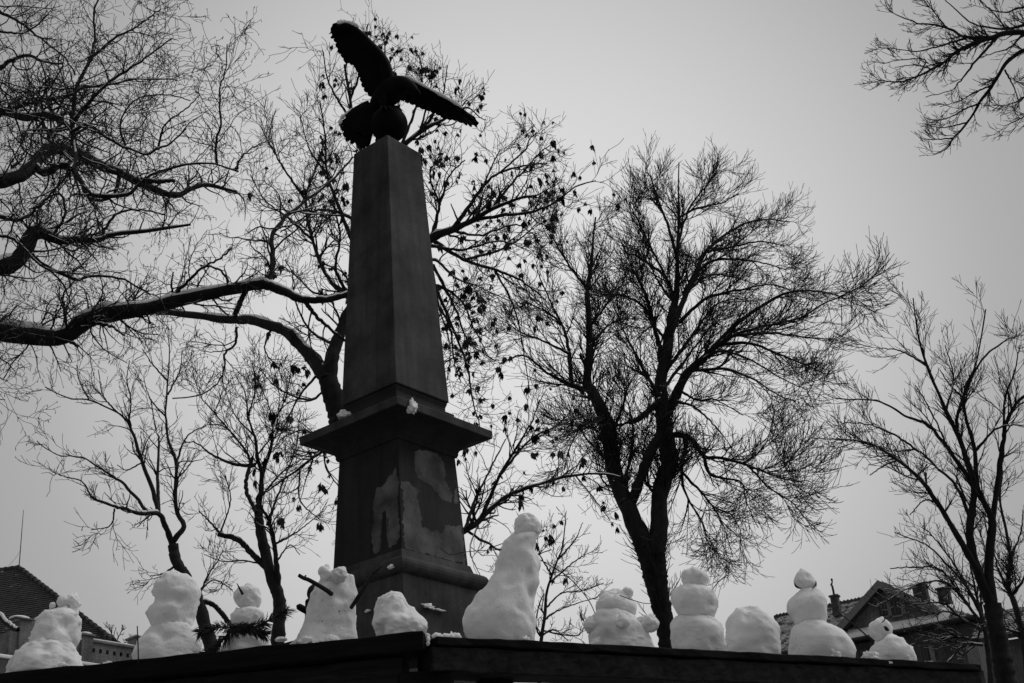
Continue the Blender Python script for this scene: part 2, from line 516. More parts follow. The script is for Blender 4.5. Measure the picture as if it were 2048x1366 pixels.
def feather_mesh(name, a, b, up, width, thick):
    """blade from a to b, flat in the plane of (b-a) x up"""
    a, b, up = map(np.asarray, (a, b, up))
    t = b - a; L = np.linalg.norm(t); t = t / L
    s = np.cross(t, up); s /= np.linalg.norm(s)
    nrm = np.cross(s, t)
    prof = [(0, .62), (.3, .95), (.65, 1.0), (.92, .85), (1.0, .35)]
    V, F = [], []
    for q, w in prof:
        c = a + t * L * q
        sag = nrm * (-0.03 * L * q * q)
        for sx_, nz_ in ((-1, 0), (0, .5), (1, 0), (0, -.5)):
            V.append(c + sag + s * sx_ * width * 0.5 * w + nrm * nz_ * thick * (1.1 - q))
    for i in range(len(prof) - 1):
        for k in range(4):
            F.append((i * 4 + k, i * 4 + (k + 1) % 4, i * 4 + 4 + (k + 1) % 4, i * 4 + 4 + k))
    F.append((16, 17, 18, 19))
    return mesh_np(name, V, F, False)

def poly_at(poly, s):
    poly = np.asarray(poly, float)
    d = np.r_[0, np.cumsum(np.linalg.norm(np.diff(poly, axis=0), axis=1))]
    s = s * d[-1]
    return np.array([np.interp(s, d, poly[:, k]) for k in range(poly.shape[1])])

def wing(name, lead, trail, Yl, Yt, nfe, armw):
    lead3 = [P(x, y, Yl[0] + (Yl[1] - Yl[0]) * i / (len(lead) - 1)) for i, (x, y) in enumerate(lead)]
    trail3 = [P(x, y, Yt[0] + (Yt[1] - Yt[0]) * i / (len(trail) - 1)) for i, (x, y) in enumerate(trail)]
    # arm: thick tapered leading edge, inset by half its width
    pts = []
    for i in range(9):
        s = i / 8
        a, b = poly_at(lead3, s), poly_at(trail3, s)
        wpx = armw[0] + (armw[1] - armw[0]) * s
        r = wpx * 0.5 * mpp(a)
        d = (b - a) / np.linalg.norm(b - a)
        pts.append(np.append(a + d * r, r))
    c = catmull(pts, 30)
    V, F = tubes(c[None, :, :3], np.maximum(c[None, :, 3], .004), 12)
    w_ = obj(name, mesh_np(name, V, F), M['bronze'], eagle)
    lead_in = [p[:3] for p in pts]
    # membrane: solid plate under the feathers, lens-shaped in section
    V, F, n1, n2 = [], [], 14, 7
    for i in range(n1):
        s = i / (n1 - 1)
        a, b = poly_at(lead_in, s), poly_at(trail3, s)
        up = np.cross(b - a, poly_at(lead3, min(1, s + .05)) - poly_at(lead3, max(0, s - .05)))
        up /= np.linalg.norm(up)
        for side in (1, -1):
            for j in range(n2):
                q = j / (n2 - 1)
                V.append(a + (b - a) * q * 0.92 + side * up * 0.022 * (math.sqrt(max(0, 1 - q)) * 0.9 + 0.12))
    for i in range(n1 - 1):
        for side in (0, 1):
            for j in range(n2 - 1):
                p = i * 2 * n2 + side * n2 + j
                F.append((p, p + 1, p + 1 + 2 * n2, p + 2 * n2))
        p = i * 2 * n2 + n2 - 1
        F.append((p, p + n2, p + 3 * n2, p + 2 * n2))
    obj('plumage', mesh_np('plumage', V, F), M['bronze'], w_)
    for layer, (reach, off, cnt) in enumerate(((1.05, 0.0, nfe), (0.66, 0.014, nfe - 3), (0.40, 0.024, nfe - 5))):
        for i in range(cnt):
            s = (i + 0.5) / cnt
            a, b = poly_at(lead_in, s * 0.97), poly_at(trail3, min(1, s * 1.0))
            up = np.cross(b - a, poly_at(lead3, min(1, s + .05)) - poly_at(lead3, max(0, s - .05)))
            up /= np.linalg.norm(up)
            if up[1] > 0: up = -up          # towards the viewer's side
            L = np.linalg.norm(np.asarray(trail3[-1]) - trail3[0])
            bb = a + (b - a) * reach * random.uniform(0.96, 1.04)
            obj('feather', feather_mesh('feather', a + up * off, bb + up * off * 0.6, up, L / cnt * random.uniform(1.4, 1.9), 0.02), M['bronze'], w_)
    return w_, lead3, trail3

zz = lambda pts: [(600 + x / 4.71, 20 + y / 4.71) for x, y in pts]
leadA = zz([(905, 690), (880, 600), (850, 490), (790, 400), (700, 310), (600, 210), (500, 140), (400, 118), (330, 150)])
trailA = zz([(660, 815), (620, 760), (580, 690), (545, 610), (520, 530), (430, 480), (380, 400), (350, 330), (292, 240), (285, 190)])
leadB = zz([(890, 680), (930, 632), (1000, 645), (1100, 692), (1250, 772), (1400, 852), (1520, 922), (1600, 1000), (1670, 1078)])
trailB = zz([(960, 830), (1060, 885), (1150, 930), (1280, 972), (1330, 1008), (1420, 1030), (1500, 1058), (1590, 1088), (1672, 1086)])
wA, leadA3, trailA3 = wing('wing', leadA, trailA, (9.95, 9.62), (10.02, 9.80), 15, (30, 13))
wB, leadB3, trailB3 = wing('wing', leadB, trailB, (9.94, 10.16), (10.12, 10.34), 15, (15, 4))
# tail fan
tl = tube_obj('tail', [(752, 212, 10.0, 24), (738, 222, 10.02, 22), (724, 238, 10.06, 20), (714, 254, 10.08, 14), (708, 266, 10.1, 4)], M['bronze'], eagle, 14, 20)
tips = zz([(380, 1075), (388, 1130), (410, 1185), (432, 1230), (480, 1255), (540, 1272), (582, 1302), (622, 1284), (640, 1195)])
for layer in range(2):
    for i, (tx, ty) in enumerate(tips):
        a = P(742 - 3 * (4 - i) * 0.4, 212 + i * 1.2, 10.0)
        q = 1.0 if layer == 0 else 0.72
        b = P(tx, ty, 10.08)
        b = a + (b - a) * q
        a2 = a + np.array([0, -0.02 * layer, 0]); b = b + np.array([0, -0.03 * layer, 0])
        obj('feather', feather_mesh('feather', a2, b, (0, -1, 0.2), random.uniform(0.075, 0.10), 0.02), M['bronze'], tl)
obj('feather', feather_mesh('feather', P(738, 204, 10.0), P(690, 233, 10.06), (0, -1, .2), 0.09, .03), M['bronze'], tl)

def snow_strip(name, pts3, r, parent=None, n=40, seed=0, lift=0.5, label=None):
    c = catmull(pts3, n)
    rr = np.array([r * (0.75 + 0.5 * noise.fractal(Vector((i * 0.22 + seed * 5, 1.3, seed)), 1, 2, 3)) for i in range(n)])
    rr *= np.sqrt(np.clip(np.minimum(np.arange(n), n - 1 - np.arange(n)) / 4.0, 0.02, 1))
    c = c + np.array([0, 0, 1])[None] * (r * lift)
    V, F = tubes(c[None], np.maximum(rr, 0.001)[None], 10, jitter=0.05)
    return obj(name, mesh_np(name, V, F), M['snow_cap'], parent)

bsn = [np.asarray(poly_at(leadB3, s)) for s in np.linspace(0.06, 0.80, 8)]
s_ = snow_strip('snow_drift', bsn, 0.024, seed=1, lift=0.7); tag(s_, 'white snow along the upper edge of the eagle wing on the right', 'snow')
asn = [np.asarray(poly_at(leadA3, s)) for s in np.linspace(0.70, 0.97, 6)]
s_ = snow_strip('snow_drift', asn, 0.022, seed=2, lift=0.8); tag(s_, 'thin snow on the tip of the raised eagle wing', 'snow')
s_ = snow_strip('snow_drift', [P(x, y, 10.07) for x, y in zz([(560, 915), (480, 962), (420, 1000), (385, 1045), (376, 1090)])], 0.02, seed=3, lift=0.8)
tag(s_, 'thin snow on the upper edge of the eagle tail', 'snow')

# snow on the monument ledges
s_ = lump('snow_clump', on_face(823, 813, 0.774, 0.0) + np.array([0, 0.0, -0.005]), 0.045, 0.035, 0.055, M['snow_cap'], None, 1, 0.8, 0.6)
tag(s_, 'white snow lump hanging over the cornice edge of the obelisk', 'snow')
s_ = lump('snow_clump', on_face_l(688, 832, 0.66), 0.05, 0.05, 0.035, M['snow_cap'], None, 2, 0.8, 0.5)
tag(s_, 'small snow lump on the left of the obelisk cornice', 'snow')
s_ = lump('stone_knob', on_face_l(667, 846, 0.72), 0.04, 0.04, 0.045, M['stone_wet'], None, 3, 0.8, 0.2)
tag(s_, 'dark round stone knob on the left end of the cornice', 'knob')
s_ = lump('snow_clump', on_face(857, 1213, .632, .004), 0.055, 0.014, 0.017, M['snow_cap'], None, 8, 0.9, 0.7)
tag(s_, 'thin ridge of snow on the plinth joint right of the centre snowball', 'snow')
s_ = lump('snow_clump', on_face(880, 1220, .632, .002), 0.05, 0.010, 0.007, M['snow_cap'], None, 12, 0.9, 0.6)
tag(s_, 'faint smear of snow further right along the plinth joint', 'snow')
s_ = lump('snow_clump', on_face_l(735, 1222, 0.64), 0.028, 0.014, 0.010, M['snow_cap'], None, 5, -0.7, 0.5)
tag(s_, 'small snow lump on the plinth joint left of the centre snowball', 'snow')
s_ = lump('snow_clump', on_face_l(781, 1134, 0.69), 0.024, 0.018, 0.018, M['snow_cap'], None, 6, -0.7, 0.6)
tag(s_, 'small snow lump on the rounded moulding at the obelisk corner', 'snow')

# ------------------------------------------------------------------ timber railing
ZT = np.array([0, 0, 1.0])
LC = P(846, 1261, 3.2)                       # near end of the left plank, top front edge
zl = LC[2]
LE = Pz(-120, 1345 + 13, zl)                 # far end beyond the left frame edge
RC0 = P(859, 1270.5, 3.2); zr = RC0[2]
RE = Pz(1962, 1327.5, zr)
def rail_frame(a, b):
    u = (b - a); u[2] = 0; L = np.linalg.norm(u); u = u / L
    v = np.array([-u[1], u[0], 0])
    if v[1] < 0: v = -v                      # v points away from the viewer
    return u, v, L
ul, vl, Ll = rail_frame(LC, LE.copy())
ur, vr, Lr = rail_frame(RC0, RE.copy())

def board(name, o, u, v, L, v0, v1, w0, w1, mat, parent, seed, u0=0.0, chamfer=0.0, wob=0.0028):
    """a sawn board with slightly uneven edges; u0..L along, v across, w up"""
    n = max(6, int(L / 0.03))
    bm = bmesh.new()
    rings = []
    for i in range(n + 1):
        t = u0 + (L - u0) * i / n
        ring = []
        for q, (vv, ww) in enumerate(((v0, w0), (v1, w0), (v1, w1), (v0, w1))):
            d1 = noise.fractal(Vector((t * 9, q * 3.7, seed)), 1, 2, 4) * wob * 1.6
            d2 = noise.fractal(Vector((t * 9, q * 3.7, seed + 40)), 1, 2, 4) * wob * 1.6
            c = 0.0
            if i == 0 and q in (0, 3): c = chamfer
            p = o + u * (t + c) + v * (vv + d1) + ZT * (ww + d2)
            ring.append(bm.verts.new(tuple(p)))
        rings.append(ring)
    for a, b in zip(rings, rings[1:]):
        for k in range(4):
            bm.faces.new((a[k], a[(k + 1) % 4], b[(k + 1) % 4], b[k]))
    bm.faces.new(rings[0][::-1]); bm.faces.new(rings[-1])
    ob = obj(name, bm_mesh(name, bm), mat, parent)
    bv = ob.modifiers.new('b', 'BEVEL'); bv.width = 0.003; bv.segments = 2; bv.limit_method = 'ANGLE'; bv.angle_limit = math.radians(50)
    return ob

rl = thing('timber_railing', 'black timber railing whose two flat runs carry the row of snow figures', 'railing', (LC[0], LC[1], 0))
PLD = 0.21
board('top_plank', LC, ul, vl, Ll, 0.0, PLD, -0.046, 0.0, M['plank'], rl, 1)
board('under_beam', LC, ul, vl, Ll, 0.035, 0.12, -0.15, -0.049, M['beam'], rl, 2, 0.06)
board('top_plank', RC0, ur, vr, Lr, 0.0, PLD, -0.021, 0.0, M['plank'], rl, 3, 0.0, 0.02)
board('under_beam', RC0, ur, vr, Lr - 0.004, 0.006, 0.10, -0.084, -0.024, M['beam'], rl, 4, 0.008)
# corner post with curved braces, and the post at the far right end
def post(px, o, u, v, t, half, top):
    c = o + u * t + v * 0.09
    bm = bmesh.new()
    bmesh.ops.create_cube(bm, size=1)
    for q in bm.verts:
        q.co = Vector(tuple(np.array([c[0], c[1], 0]) + u * q.co.x * 2 * half + v * q.co.y * 2 * half + ZT * ((q.co.z + 0.5) * (c[2] + top) - (0.02 if q.co.z < 0 else 0))))
    bevel(bm, 0.006)
    return obj('post', bm_mesh('post', bm), M['plank'], rl)
pu = (ul * -1 + ur); pu /= np.linalg.norm(pu)
post(0, LC + (RC0 - LC) * 0.5, pu, np.array([-pu[1], pu[0], 0]), 0.0, 0.066, -0.0552 - 0.03)
post(0, RC0, ur, vr, Lr - 0.18, 0.055, -0.09)
def brace(o, u, v, sgn, drop, seed):
    pts = []
    for i in range(9):
        a = i / 8 * math.pi / 2
        pts.append(o + u * (0.05 + 0.20 * (1 - math.cos(a))) + v * 0.075 + ZT * (-drop - 0.20 * (1 - math.sin(a))))
    V, F = tubes(np.array(pts)[None], np.full((1, 9), 0.017), 6)
    return obj('curved_brace', mesh_np('curved_brace', V, F), M['plank'], rl)
brace(LC, ul, vl, 1, 0.15, 1); brace(RC0, ur, vr, 1, 0.085, 2)

# a second, lower piece of the railing behind, seen between the snow figures
br = thing('timber_post', 'short dark post with a knob and side stub behind the cone shaped snow figure', 'post', tuple(P(622, 1290, 4.6) * np.array([1, 1, 0])))
q = P(624, 1196, 4.6)
tube_obj('post_shaft', [(622, 1420, 4.6, 26), (622, 1290, 4.6, 26), (623, 1215, 4.6, 26), (623, 1201, 4.6, 24), (623, 1196, 4.6, 8)], M['plank'], br, 12, 20)
tube_obj('knob', [(621, 1200, 4.6, 5), (621, 1190, 4.6, 15), (624, 1178, 4.6, 15), (627, 1168, 4.6, 3)], M['beam'], br, 12, 14)
tube_obj('side_stub', [(625, 1228, 4.6, 14), (610, 1220, 4.58, 14), (597, 1213, 4.56, 13), (595, 1212, 4.56, 3)], M['plank'], br, 8, 10)
o2 = P(640, 1262, 4.3); e2 = P(553, 1285, 4.45)
uu = e2 - o2; uu[2] = 0; L2 = np.linalg.norm(uu); uu /= L2; v2 = np.array([-uu[1], uu[0], 0]); v2 = v2 if v2[1] > 0 else -v2
bb = board('loose_board', o2, uu, v2, L2, 0, 0.05, -0.12, 0, M['plank'], None, 9)
tag(bb, 'dark board end lying behind the railing left of the cone shaped snow figure', 'board')
s_ = lump('snow_clump', P(560, 1276, 4.44) + np.array([0, 0.02, 0]), 0.02, 0.02, 0.008, M['snow_cap'], None, 21); tag(s_, 'tiny snow lump on the dark board end behind the railing', 'snow')

# ------------------------------------------------------------------ snow figures
def rail_point(xc, side, back=0.095):
    """point on the plank top below photo column xc, `back` metres behind the front edge"""
    if side == 'l': o, u, v = LC, ul, vl
    else: o, u, v = RC0, ur, vr
    d = ray(xc, 1300)
    dh = np.array([d[0], d[1]])
    o2 = (o + v * back - CO)[:2]
    A_ = np.array([[dh[0], -u[0]], [dh[1], -u[1]]])
    k, t = np.linalg.solve(A_, o2)
    p = CO + np.array([dh[0] * k, dh[1] * k, 0]); p[2] = o[2]
    return p

def snow_mesh(name, rings, base, amp=1.0, seed=0, depth=0.85, seg=70, nr=52, ground=False, lumps=()):
    """rings: (y, xl, xr) in photo px, top to bottom; base: point on the rail under the figure"""
    vd = np.array([base[0], base[1], 0]) - np.array([CO[0], CO[1], 0]); vd /= np.linalg.norm(vd)
    rows = []
    for y, xl, xr in rings:
        a, b = Pplane(xl, y, base, vd), Pplane(xr, y, base, vd)
        rows.append(np.r_[(a + b) / 2, (b - a) / 2])
    rows = np.array(rows)
    # rounded caps
    t0 = rows[0].copy(); h = (rows[0] - rows[1])[:3]
    w0 = np.linalg.norm(rows[0, 3:])
    capt = np.r_[t0[:3] + ZT * w0 * 0.28, t0[3:] * 0.25]
    capt2 = np.r_[t0[:3] + ZT * w0 * 0.34, t0[3:] * 0.01]
    rows = np.vstack([capt2, capt, rows])
    if ground:
        e = rows[-1].copy(); dz = e[2] - base[2]
        e[2] = base[2] - 0.004
        if dz > 0.004: rows = np.vstack([rows, e])
    else:
        e = rows[-1].copy(); w1 = np.linalg.norm(e[3:])
        rows = np.vstack([rows, np.r_[e[:3] - ZT * w1 * 0.25, e[3:] * 0.35], np.r_[e[:3] - ZT * w1 * 0.3, e[3:] * 0.01]])
    c = catmull(rows, nr)
    size = np.linalg.norm(rows[:, 3:], axis=1).max()
    an = np.linspace(0, 2 * np.pi, seg, endpoint=False)
    V = np.zeros((nr, seg, 3)); Nn = np.zeros((nr, seg, 3))
    for i in range(nr):
        lat = c[i, 3:]; hw = np.linalg.norm(lat) + 1e-9
        V[i] = c[i, :3] + np.cos(an)[:, None] * lat + np.sin(an)[:, None] * vd * hw * depth
    du = np.gradient(V, axis=0); dv = np.roll(V, -1, 1) - np.roll(V, 1, 1)
    Nn = np.cross(dv, du); Nn /= np.linalg.norm(Nn, axis=2, keepdims=True) + 1e-9
    cen = c[:, None, :3]
    flip = ((V - cen) * Nn).sum(2, keepdims=True) < 0
    Nn = np.where(flip, -Nn, Nn)
    fs = min(2.6, max(1.0, 0.062 / size))
    sd_ = Vector((seed * 13.7, seed * 3.1, 0))
    fl = V.reshape(-1, 3); fn = Nn.reshape(-1, 3)
    disp = np.zeros(len(fl))
    for i, p in enumerate(fl):
        pv = Vector(p) + sd_
        a1 = noise.fractal(pv * 12 * fs, 1.0, 2.0, 3)
        a2 = max(0.0, noise.noise(pv * 24 * fs + Vector((5, 5, 5))) - 0.10) ** 1.2     # thumb dents
        a3 = noise.fractal(pv * 150, 0.7, 2.0, 2)
        a4 = max(0.0, noise.noise(pv * 90) - 0.35)                                 # crumbs
        disp[i] = amp * ((a1 * 0.0085 - a2 * 0.024 + 0.002) / fs + a3 * 0.0013 + a4 * 0.012)
    fl = fl + fn * disp[:, None]
    if ground: fl[:, 2] = np.maximum(fl[:, 2], base[2] - 0.004)
    idx = np.arange(nr * seg).reshape(nr, seg)
    a = idx[:-1]; b = np.roll(idx, -1, 1)[:-1]; cc = np.roll(idx, -1, 1)[1:]; d = idx[1:]
    F = np.stack([a, b, cc, d], -1).reshape(-1, 4)
    V2, F2 = fl, F
    parts = [(V2, F2)]
    return mesh_np(name, *join_np(parts))

def ball(fig, name, x, y, r, base, dY, mat, seed, depth=0.9, amp=1.15):
    rr = [(y - r * .8, x - r * .55, x + r * .55), (y - r * .4, x - r * .9, x + r * .9), (y, x - r, x + r), (y + r * .4, x - r * .9, x + r * .9), (y + r * .8, x - r * .55, x + r * .55)]
    b2 = base + np.array([0, dY, 0])
    return obj(name, snow_mesh(name, rr, b2, amp, seed, depth, 56, 40), mat, fig)

def stick(fig, pts, Y, name='arm', mat=None, K=7):
    return tube_obj(name, [(x, y, Y + dY, w) for x, y, dY, w in pts], mat or M['stick'], fig, K, 26)

def figure(name, label, side, parts, seed, mat='snow', cat='snowman', depth=0.85, amp=1.0, back=0.095):
    """parts: list of (part name, rings); the last one stands on the plank"""
    ys = parts[-1][1][-1]
    base = rail_point((ys[1] + ys[2]) / 2, side, back)
    fig = thing(name, label, cat, tuple(base), 'snow figures in a row on the railing')
    for i, (pn, rings) in enumerate(parts):
        obj(pn, snow_mesh(pn, rings, base, amp, seed + i * 3.3, depth, ground=(i == len(parts) - 1)), M[mat], fig)
    return fig, base

S1, b1 = figure('snowman', 'leaning hunched snow figure at the far left end of the railing', 'l', [
    ('head', [(1189, 134, 150), (1195, 121, 158), (1205, 113, 160), (1215, 118, 159), (1224, 133, 158), (1230, 144, 154)]),
    ('torso', [(1218, 103, 134), (1226, 90, 156), (1238, 78, 161), (1254, 70, 161), (1272, 65, 157), (1290, 62, 150), (1302, 62, 144)]),
    ('base', [(1283, 60, 134), (1296, 42, 148), (1313, 26, 156), (1332, 15, 163), (1347, 12, 167), (1362, 12, 168)])], 1, amp=1.25)
ball(S1, 'ear', 104.5, 1211.5, 6.5, b1, -0.01, M['snow'], 77)
S2, b2 = figure('snowman', 'tall dome shaped snow figure with a thin rod in front of its base', 'l', [
    ('torso', [(1147, 334, 368), (1155, 322, 381), (1168, 313, 392), (1185, 308, 398), (1205, 304, 394), (1225, 298, 390), (1240, 298, 387), (1256, 302, 387), (1268, 308, 384)]),
    ('base', [(1256, 305, 388), (1266, 294, 396), (1280, 282, 402), (1296, 274, 407), (1312, 270, 409), (1330, 270, 410), (1345, 270, 411)])], 2, amp=1.05)
stick(S2, [(274.5, 1252, -0.12, 2.2), (276, 1290, -0.12, 2.6), (276.8, 1320, -0.10, 2.6), (277, 1334, -0.085, 2.6)], b2[1], 'thin_rod')
S3, b3 = figure('snowman', 'small three ball snowman with a pointed nose and a fir sprig scarf', 'l', [
    ('head', [(1171, 483, 508), (1179, 472, 517), (1192, 467, 521), (1204, 472, 520), (1213, 480, 516)]),
    ('middle_ball', [(1219, 473, 518), (1226, 465, 525), (1238, 461, 524), (1250, 464, 518), (1260, 470, 512)]),
    ('base_ball', [(1254, 470, 518), (1266, 459, 528), (1280, 450, 537), (1296, 441, 542), (1312, 438, 544), (1326, 438, 545)])], 3, amp=0.75)
stick(S3, [(485, 1188, -0.045, 5.5), (479, 1177, -0.065, 4), (473.5, 1166, -0.085, 1.0)], b3[1], 'nose')
S4, b4 = figure('snowman', 'dirty cone shaped snow figure with two knob heads and stick arms', 'l', [
    ('body', [(1148, 640, 704), (1158, 638, 708), (1180, 630, 711), (1205, 622, 713), (1230, 614, 713), (1252, 606, 713), (1272, 595, 714), (1288, 582, 715), (1305, 576, 716)])], 4, 'snow_dirty', depth=0.6, amp=1.0)
ball(S4, 'head', 651, 1146, 14.5, b4, -0.03, M['snow_dirty'], 31)
ball(S4, 'head', 680, 1149, 16, b4, -0.05, M['snow_dirty'], 32)
ball(S4, 'foot_lump', 664, 1285, 15, b4, -0.055, M['snow'], 33)
stick(S4, [(663, 1188, -0.055, 10), (654, 1181, -0.075, 9.5), (636, 1170, -0.10, 9), (618, 1160, -0.12, 8.5), (607, 1156, -0.13, 8), (598, 1150.5, -0.14, 8)], b4[1])
stick(S4, [(607, 1157, -0.13, 4), (611, 1152, -0.13, 3.5), (612, 1150, -0.13, 2)], b4[1], 'twig_stub')
stick(S4, [(702, 1216, -0.03, 8), (716, 1195, -0.05, 9), (733, 1168, -0.07, 8), (745, 1149, -0.08, 6), (757, 1138, -0.09, 4), (766, 1132, -0.095, 2)], b4[1])
stick(S4, [(742, 1152, -0.08, 5), (748, 1144, -0.085, 4), (757, 1147, -0.09, 2)], b4[1], 'twig_stub')
S5, b5 = figure('snow_lump', 'rounded single lump of snow at the railing corner before the obelisk', 'l', [
    ('lump', [(1193, 768, 800), (1200, 760, 806), (1212, 755, 821), (1230, 750, 837), (1246, 746, 850), (1260, 748, 853), (1272, 752, 849), (1290, 755, 846)])], 5, cat='snow lump', amp=1.35)
S6, b6 = figure('snowman', 'tallest snow figure with a small head and long wire arms', 'r', [
    ('head', [(1031, 1040, 1066), (1039, 1033, 1074), (1050, 1030, 1080), (1062, 1031, 1080), (1071, 1035, 1077)]),
    ('body', [(1068, 1028, 1076), (1078, 1012, 1077), (1088, 1005, 1075), (1100, 1000, 1074), (1115, 996, 1077), (1130, 993, 1078), (1145, 991, 1076), (1160, 984, 1075), (1180, 964, 1072), (1200, 948, 1070), (1220, 937, 1068), (1240, 929, 1069), (1257, 930, 1070), (1275, 935, 1070), (1292, 940, 1070)])], 6, amp=0.95)
stick(S6, [(1003, 1099, -0.02, 1.8), (965, 1101, -0.05, 1.6), (930, 1104, -0.08, 1.5), (905, 1109, -0.1, 1.5), (893, 1106, -0.11, 1.4), (882, 1097, -0.12, 1.0)], b6[1])
stick(S6, [(1074, 1116, 0.0, 2), (1105, 1134, 0.05, 2.0), (1135, 1153, 0.1, 2), (1160, 1178, 0.13, 2), (1178, 1202, 0.15, 2), (1188, 1222, 0.16, 1.8), (1191, 1234, 0.16, 1.5)], b6[1])
S7, b7 = figure('snow_bear', 'squat bear like snow figure with round paws and a wire from its face', 'r', [
    ('head', [(1184, 1207, 1254), (1191, 1201, 1258), (1204, 1196, 1267), (1218, 1191, 1269), (1229, 1196, 1264), (1238, 1202, 1258)]),
    ('body', [(1228, 1192, 1262), (1238, 1180, 1276), (1252, 1176, 1287), (1268, 1178, 1294), (1284, 1179, 1298), (1298, 1180, 1301), (1310, 1182, 1302)])], 7, cat='snowman', amp=1.1)
ball(S7, 'ear', 1254, 1186, 11, b7, -0.01, M['snow'], 41)
ball(S7, 'ear', 1208, 1188, 9, b7, 0.0, M['snow'], 44)
ball(S7, 'paw', 1188, 1250, 20, b7, -0.03, M['snow'], 42)
ball(S7, 'paw', 1299, 1247, 18, b7, -0.02, M['snow'], 43)
ball(S7, 'paw', 1284, 1246, 14, b7, -0.01, M['snow'], 47)
ball(S7, 'belly_lump', 1245, 1243, 14, b7, -0.075, M['snow'], 45)
ball(S7, 'foot_lump', 1192, 1290, 14, b7, -0.05, M['snow'], 46)
stick(S7, [(1240, 1191, -0.07, 2), (1262, 1199, -0.10, 1.8), (1285, 1206, -0.12, 1.6), (1305, 1207, -0.14, 1.3)], b7[1], 'wire')
S8, b8 = figure('snowman', 'three ball snowman with one curved twig arm right of the forked tree trunk', 'r', [
    ('head', [(1142, 1372, 1406), (1148, 1366, 1414), (1156, 1364, 1418), (1165, 1367, 1417), (1172, 1374, 1411)]),
    ('middle_ball', [(1173, 1366, 1404), (1182, 1351, 1426), (1195, 1345, 1433), (1210, 1345, 1433), (1222, 1350, 1431), (1233, 1360, 1424)]),
    ('base_ball', [(1234, 1358, 1414), (1244, 1346, 1436), (1258, 1342, 1446), (1274, 1344, 1449), (1290, 1347, 1450), (1304, 1349, 1450), (1316, 1350, 1450)])], 8, amp=0.95)
stick(S8, [(1424, 1180, -0.02, 1.8), (1437, 1164, -0.05, 2), (1450, 1153, -0.07, 1.8), (1462, 1149, -0.08, 1.2)], b8[1])
S9, b9 = figure('snow_mound', 'plain egg shaped snow mound between the two three ball snowmen', 'r', [
    ('mound', [(1218, 1484, 1520), (1226, 1470, 1531), (1238, 1461, 1543), (1256, 1453, 1553), (1276, 1450, 1559), (1294, 1449, 1562), (1308, 1450, 1561), (1324, 1452, 1560)])], 9, cat='snow mound', amp=1.1)
S10, b10 = figure('snowman', 'smooth round three ball snowman with a small tilted pointed head', 'r', [
    ('head', [(1140, 1600, 1611), (1147, 1594, 1621), (1156, 1590, 1628), (1164, 1588, 1632), (1171, 1592, 1633), (1176, 1598, 1627)]),
    ('middle_ball', [(1180, 1602, 1638), (1187, 1593, 1645), (1198, 1582, 1652), (1211, 1575, 1657), (1225, 1576, 1658), (1237, 1583, 1655), (1247, 1592, 1648)]),
    ('base_ball', [(1243, 1604, 1650), (1252, 1590, 1668), (1264, 1583, 1688), (1280, 1579, 1702), (1296, 1578, 1709), (1310, 1578, 1709), (1326, 1579, 1708)])], 10, amp=0.55)
S11, b11 = figure('snowman', 'smallest two ball snowman at the right end with dark eye smudges', 'r', [
    ('head', [(1239, 1755, 1772), (1246, 1743, 1781), (1255, 1738, 1784), (1264, 1738, 1784), (1273, 1741, 1778), (1279, 1747, 1768)]),
    ('body', [(1272, 1768, 1797), (1281, 1750, 1813), (1294, 1742, 1822), (1307, 1738, 1829), (1318, 1736, 1831), (1330, 1736, 1831)])], 11, amp=0.8)
stick(S11, [(1746, 1284, -0.05, 4), (1725, 1264, -0.06, 3), (1700, 1243, -0.07, 2.2), (1680, 1227, -0.08, 1.8), (1657, 1209, -0.09, 1.2)], b11[1])
stick(S11, [(1768, 1253, -0.058, 2), (1771, 1255, -0.066, 6), (1774, 1259, -0.064, 7), (1778, 1261, -0.054, 2)], b11[1], 'eye')
stick(S11, [(1763, 1246, -0.055, 1.5), (1767, 1242, -0.062, 2.2), (1770, 1239, -0.060, 2.6), (1768, 1236, -0.05, 1)], b11[1], 'eye')
stick(S10, [(1589, 1166, -0.020, 2), (1591, 1171, -0.024, 4), (1596, 1175, -0.026, 4), (1602, 1177, -0.03, 2)], b10[1], 'bark_chip')
stick(S10, [(1625, 1176, -0.03, 1.5), (1629, 1173, -0.024, 2.6), (1632, 1168, -0.018, 2.6), (1632, 1162, -0.012, 1)], b10[1], 'bark_chip')

# loose crumbs of snow on the plank edges
def crumb(x, y, r, side, label, back=0.02, flat=0.6, seed=0):
    p = rail_point(x, side, back)
    k = mpp(p)
    o_ = lump('snow_clump', p + ZT * r * k * flat * 0.5, r * k, r * k * 0.9, r * k * flat, M['snow_cap'], None, seed, 0, 0.7, 4)
    tag(o_, label, 'snow')
crumb(1669, 1305, 16, 'r', 'jagged snow clump at the foot of the round three ball snowman', 0.03, 0.9, 61)
crumb(1738, 1308, 15, 'r', 'snow clump left of the smallest snowman', 0.03, 0.7, 62)
crumb(1052, 1278, 9, 'r', 'small snow clump at the foot of the tallest snow figure', 0.02, 0.9, 63)
crumb(905, 1274, 9, 'r', 'snow clump on the plank between the corner lump and the tallest figure', 0.03, 1.0, 64)
crumb(610, 1290, 16, 'l', 'snow clump at the left foot of the cone shaped snow figure', 0.03, 0.6, 65)
crumb(448, 1306, 15, 'l', 'snow clump at the left foot of the fir scarf snowman', 0.05, 0.5, 66)
crumb(216, 1330, 12, 'l', 'snow clump right of the leaning hunched snow figure', 0.06, 0.7, 67)
crumb(128, 1340, 9, 'l', 'small snow clump at the front of the leaning hunched figure', 0.01, 0.6, 68)
crumb(1848, 1316, 11, 'r', 'thin snow clump right of the smallest snowman', 0.04, 0.35, 69)
crumb(1140, 1289, 12, 'r', 'flat snow crumb left of the snow bear', 0.1, 0.5, 70)
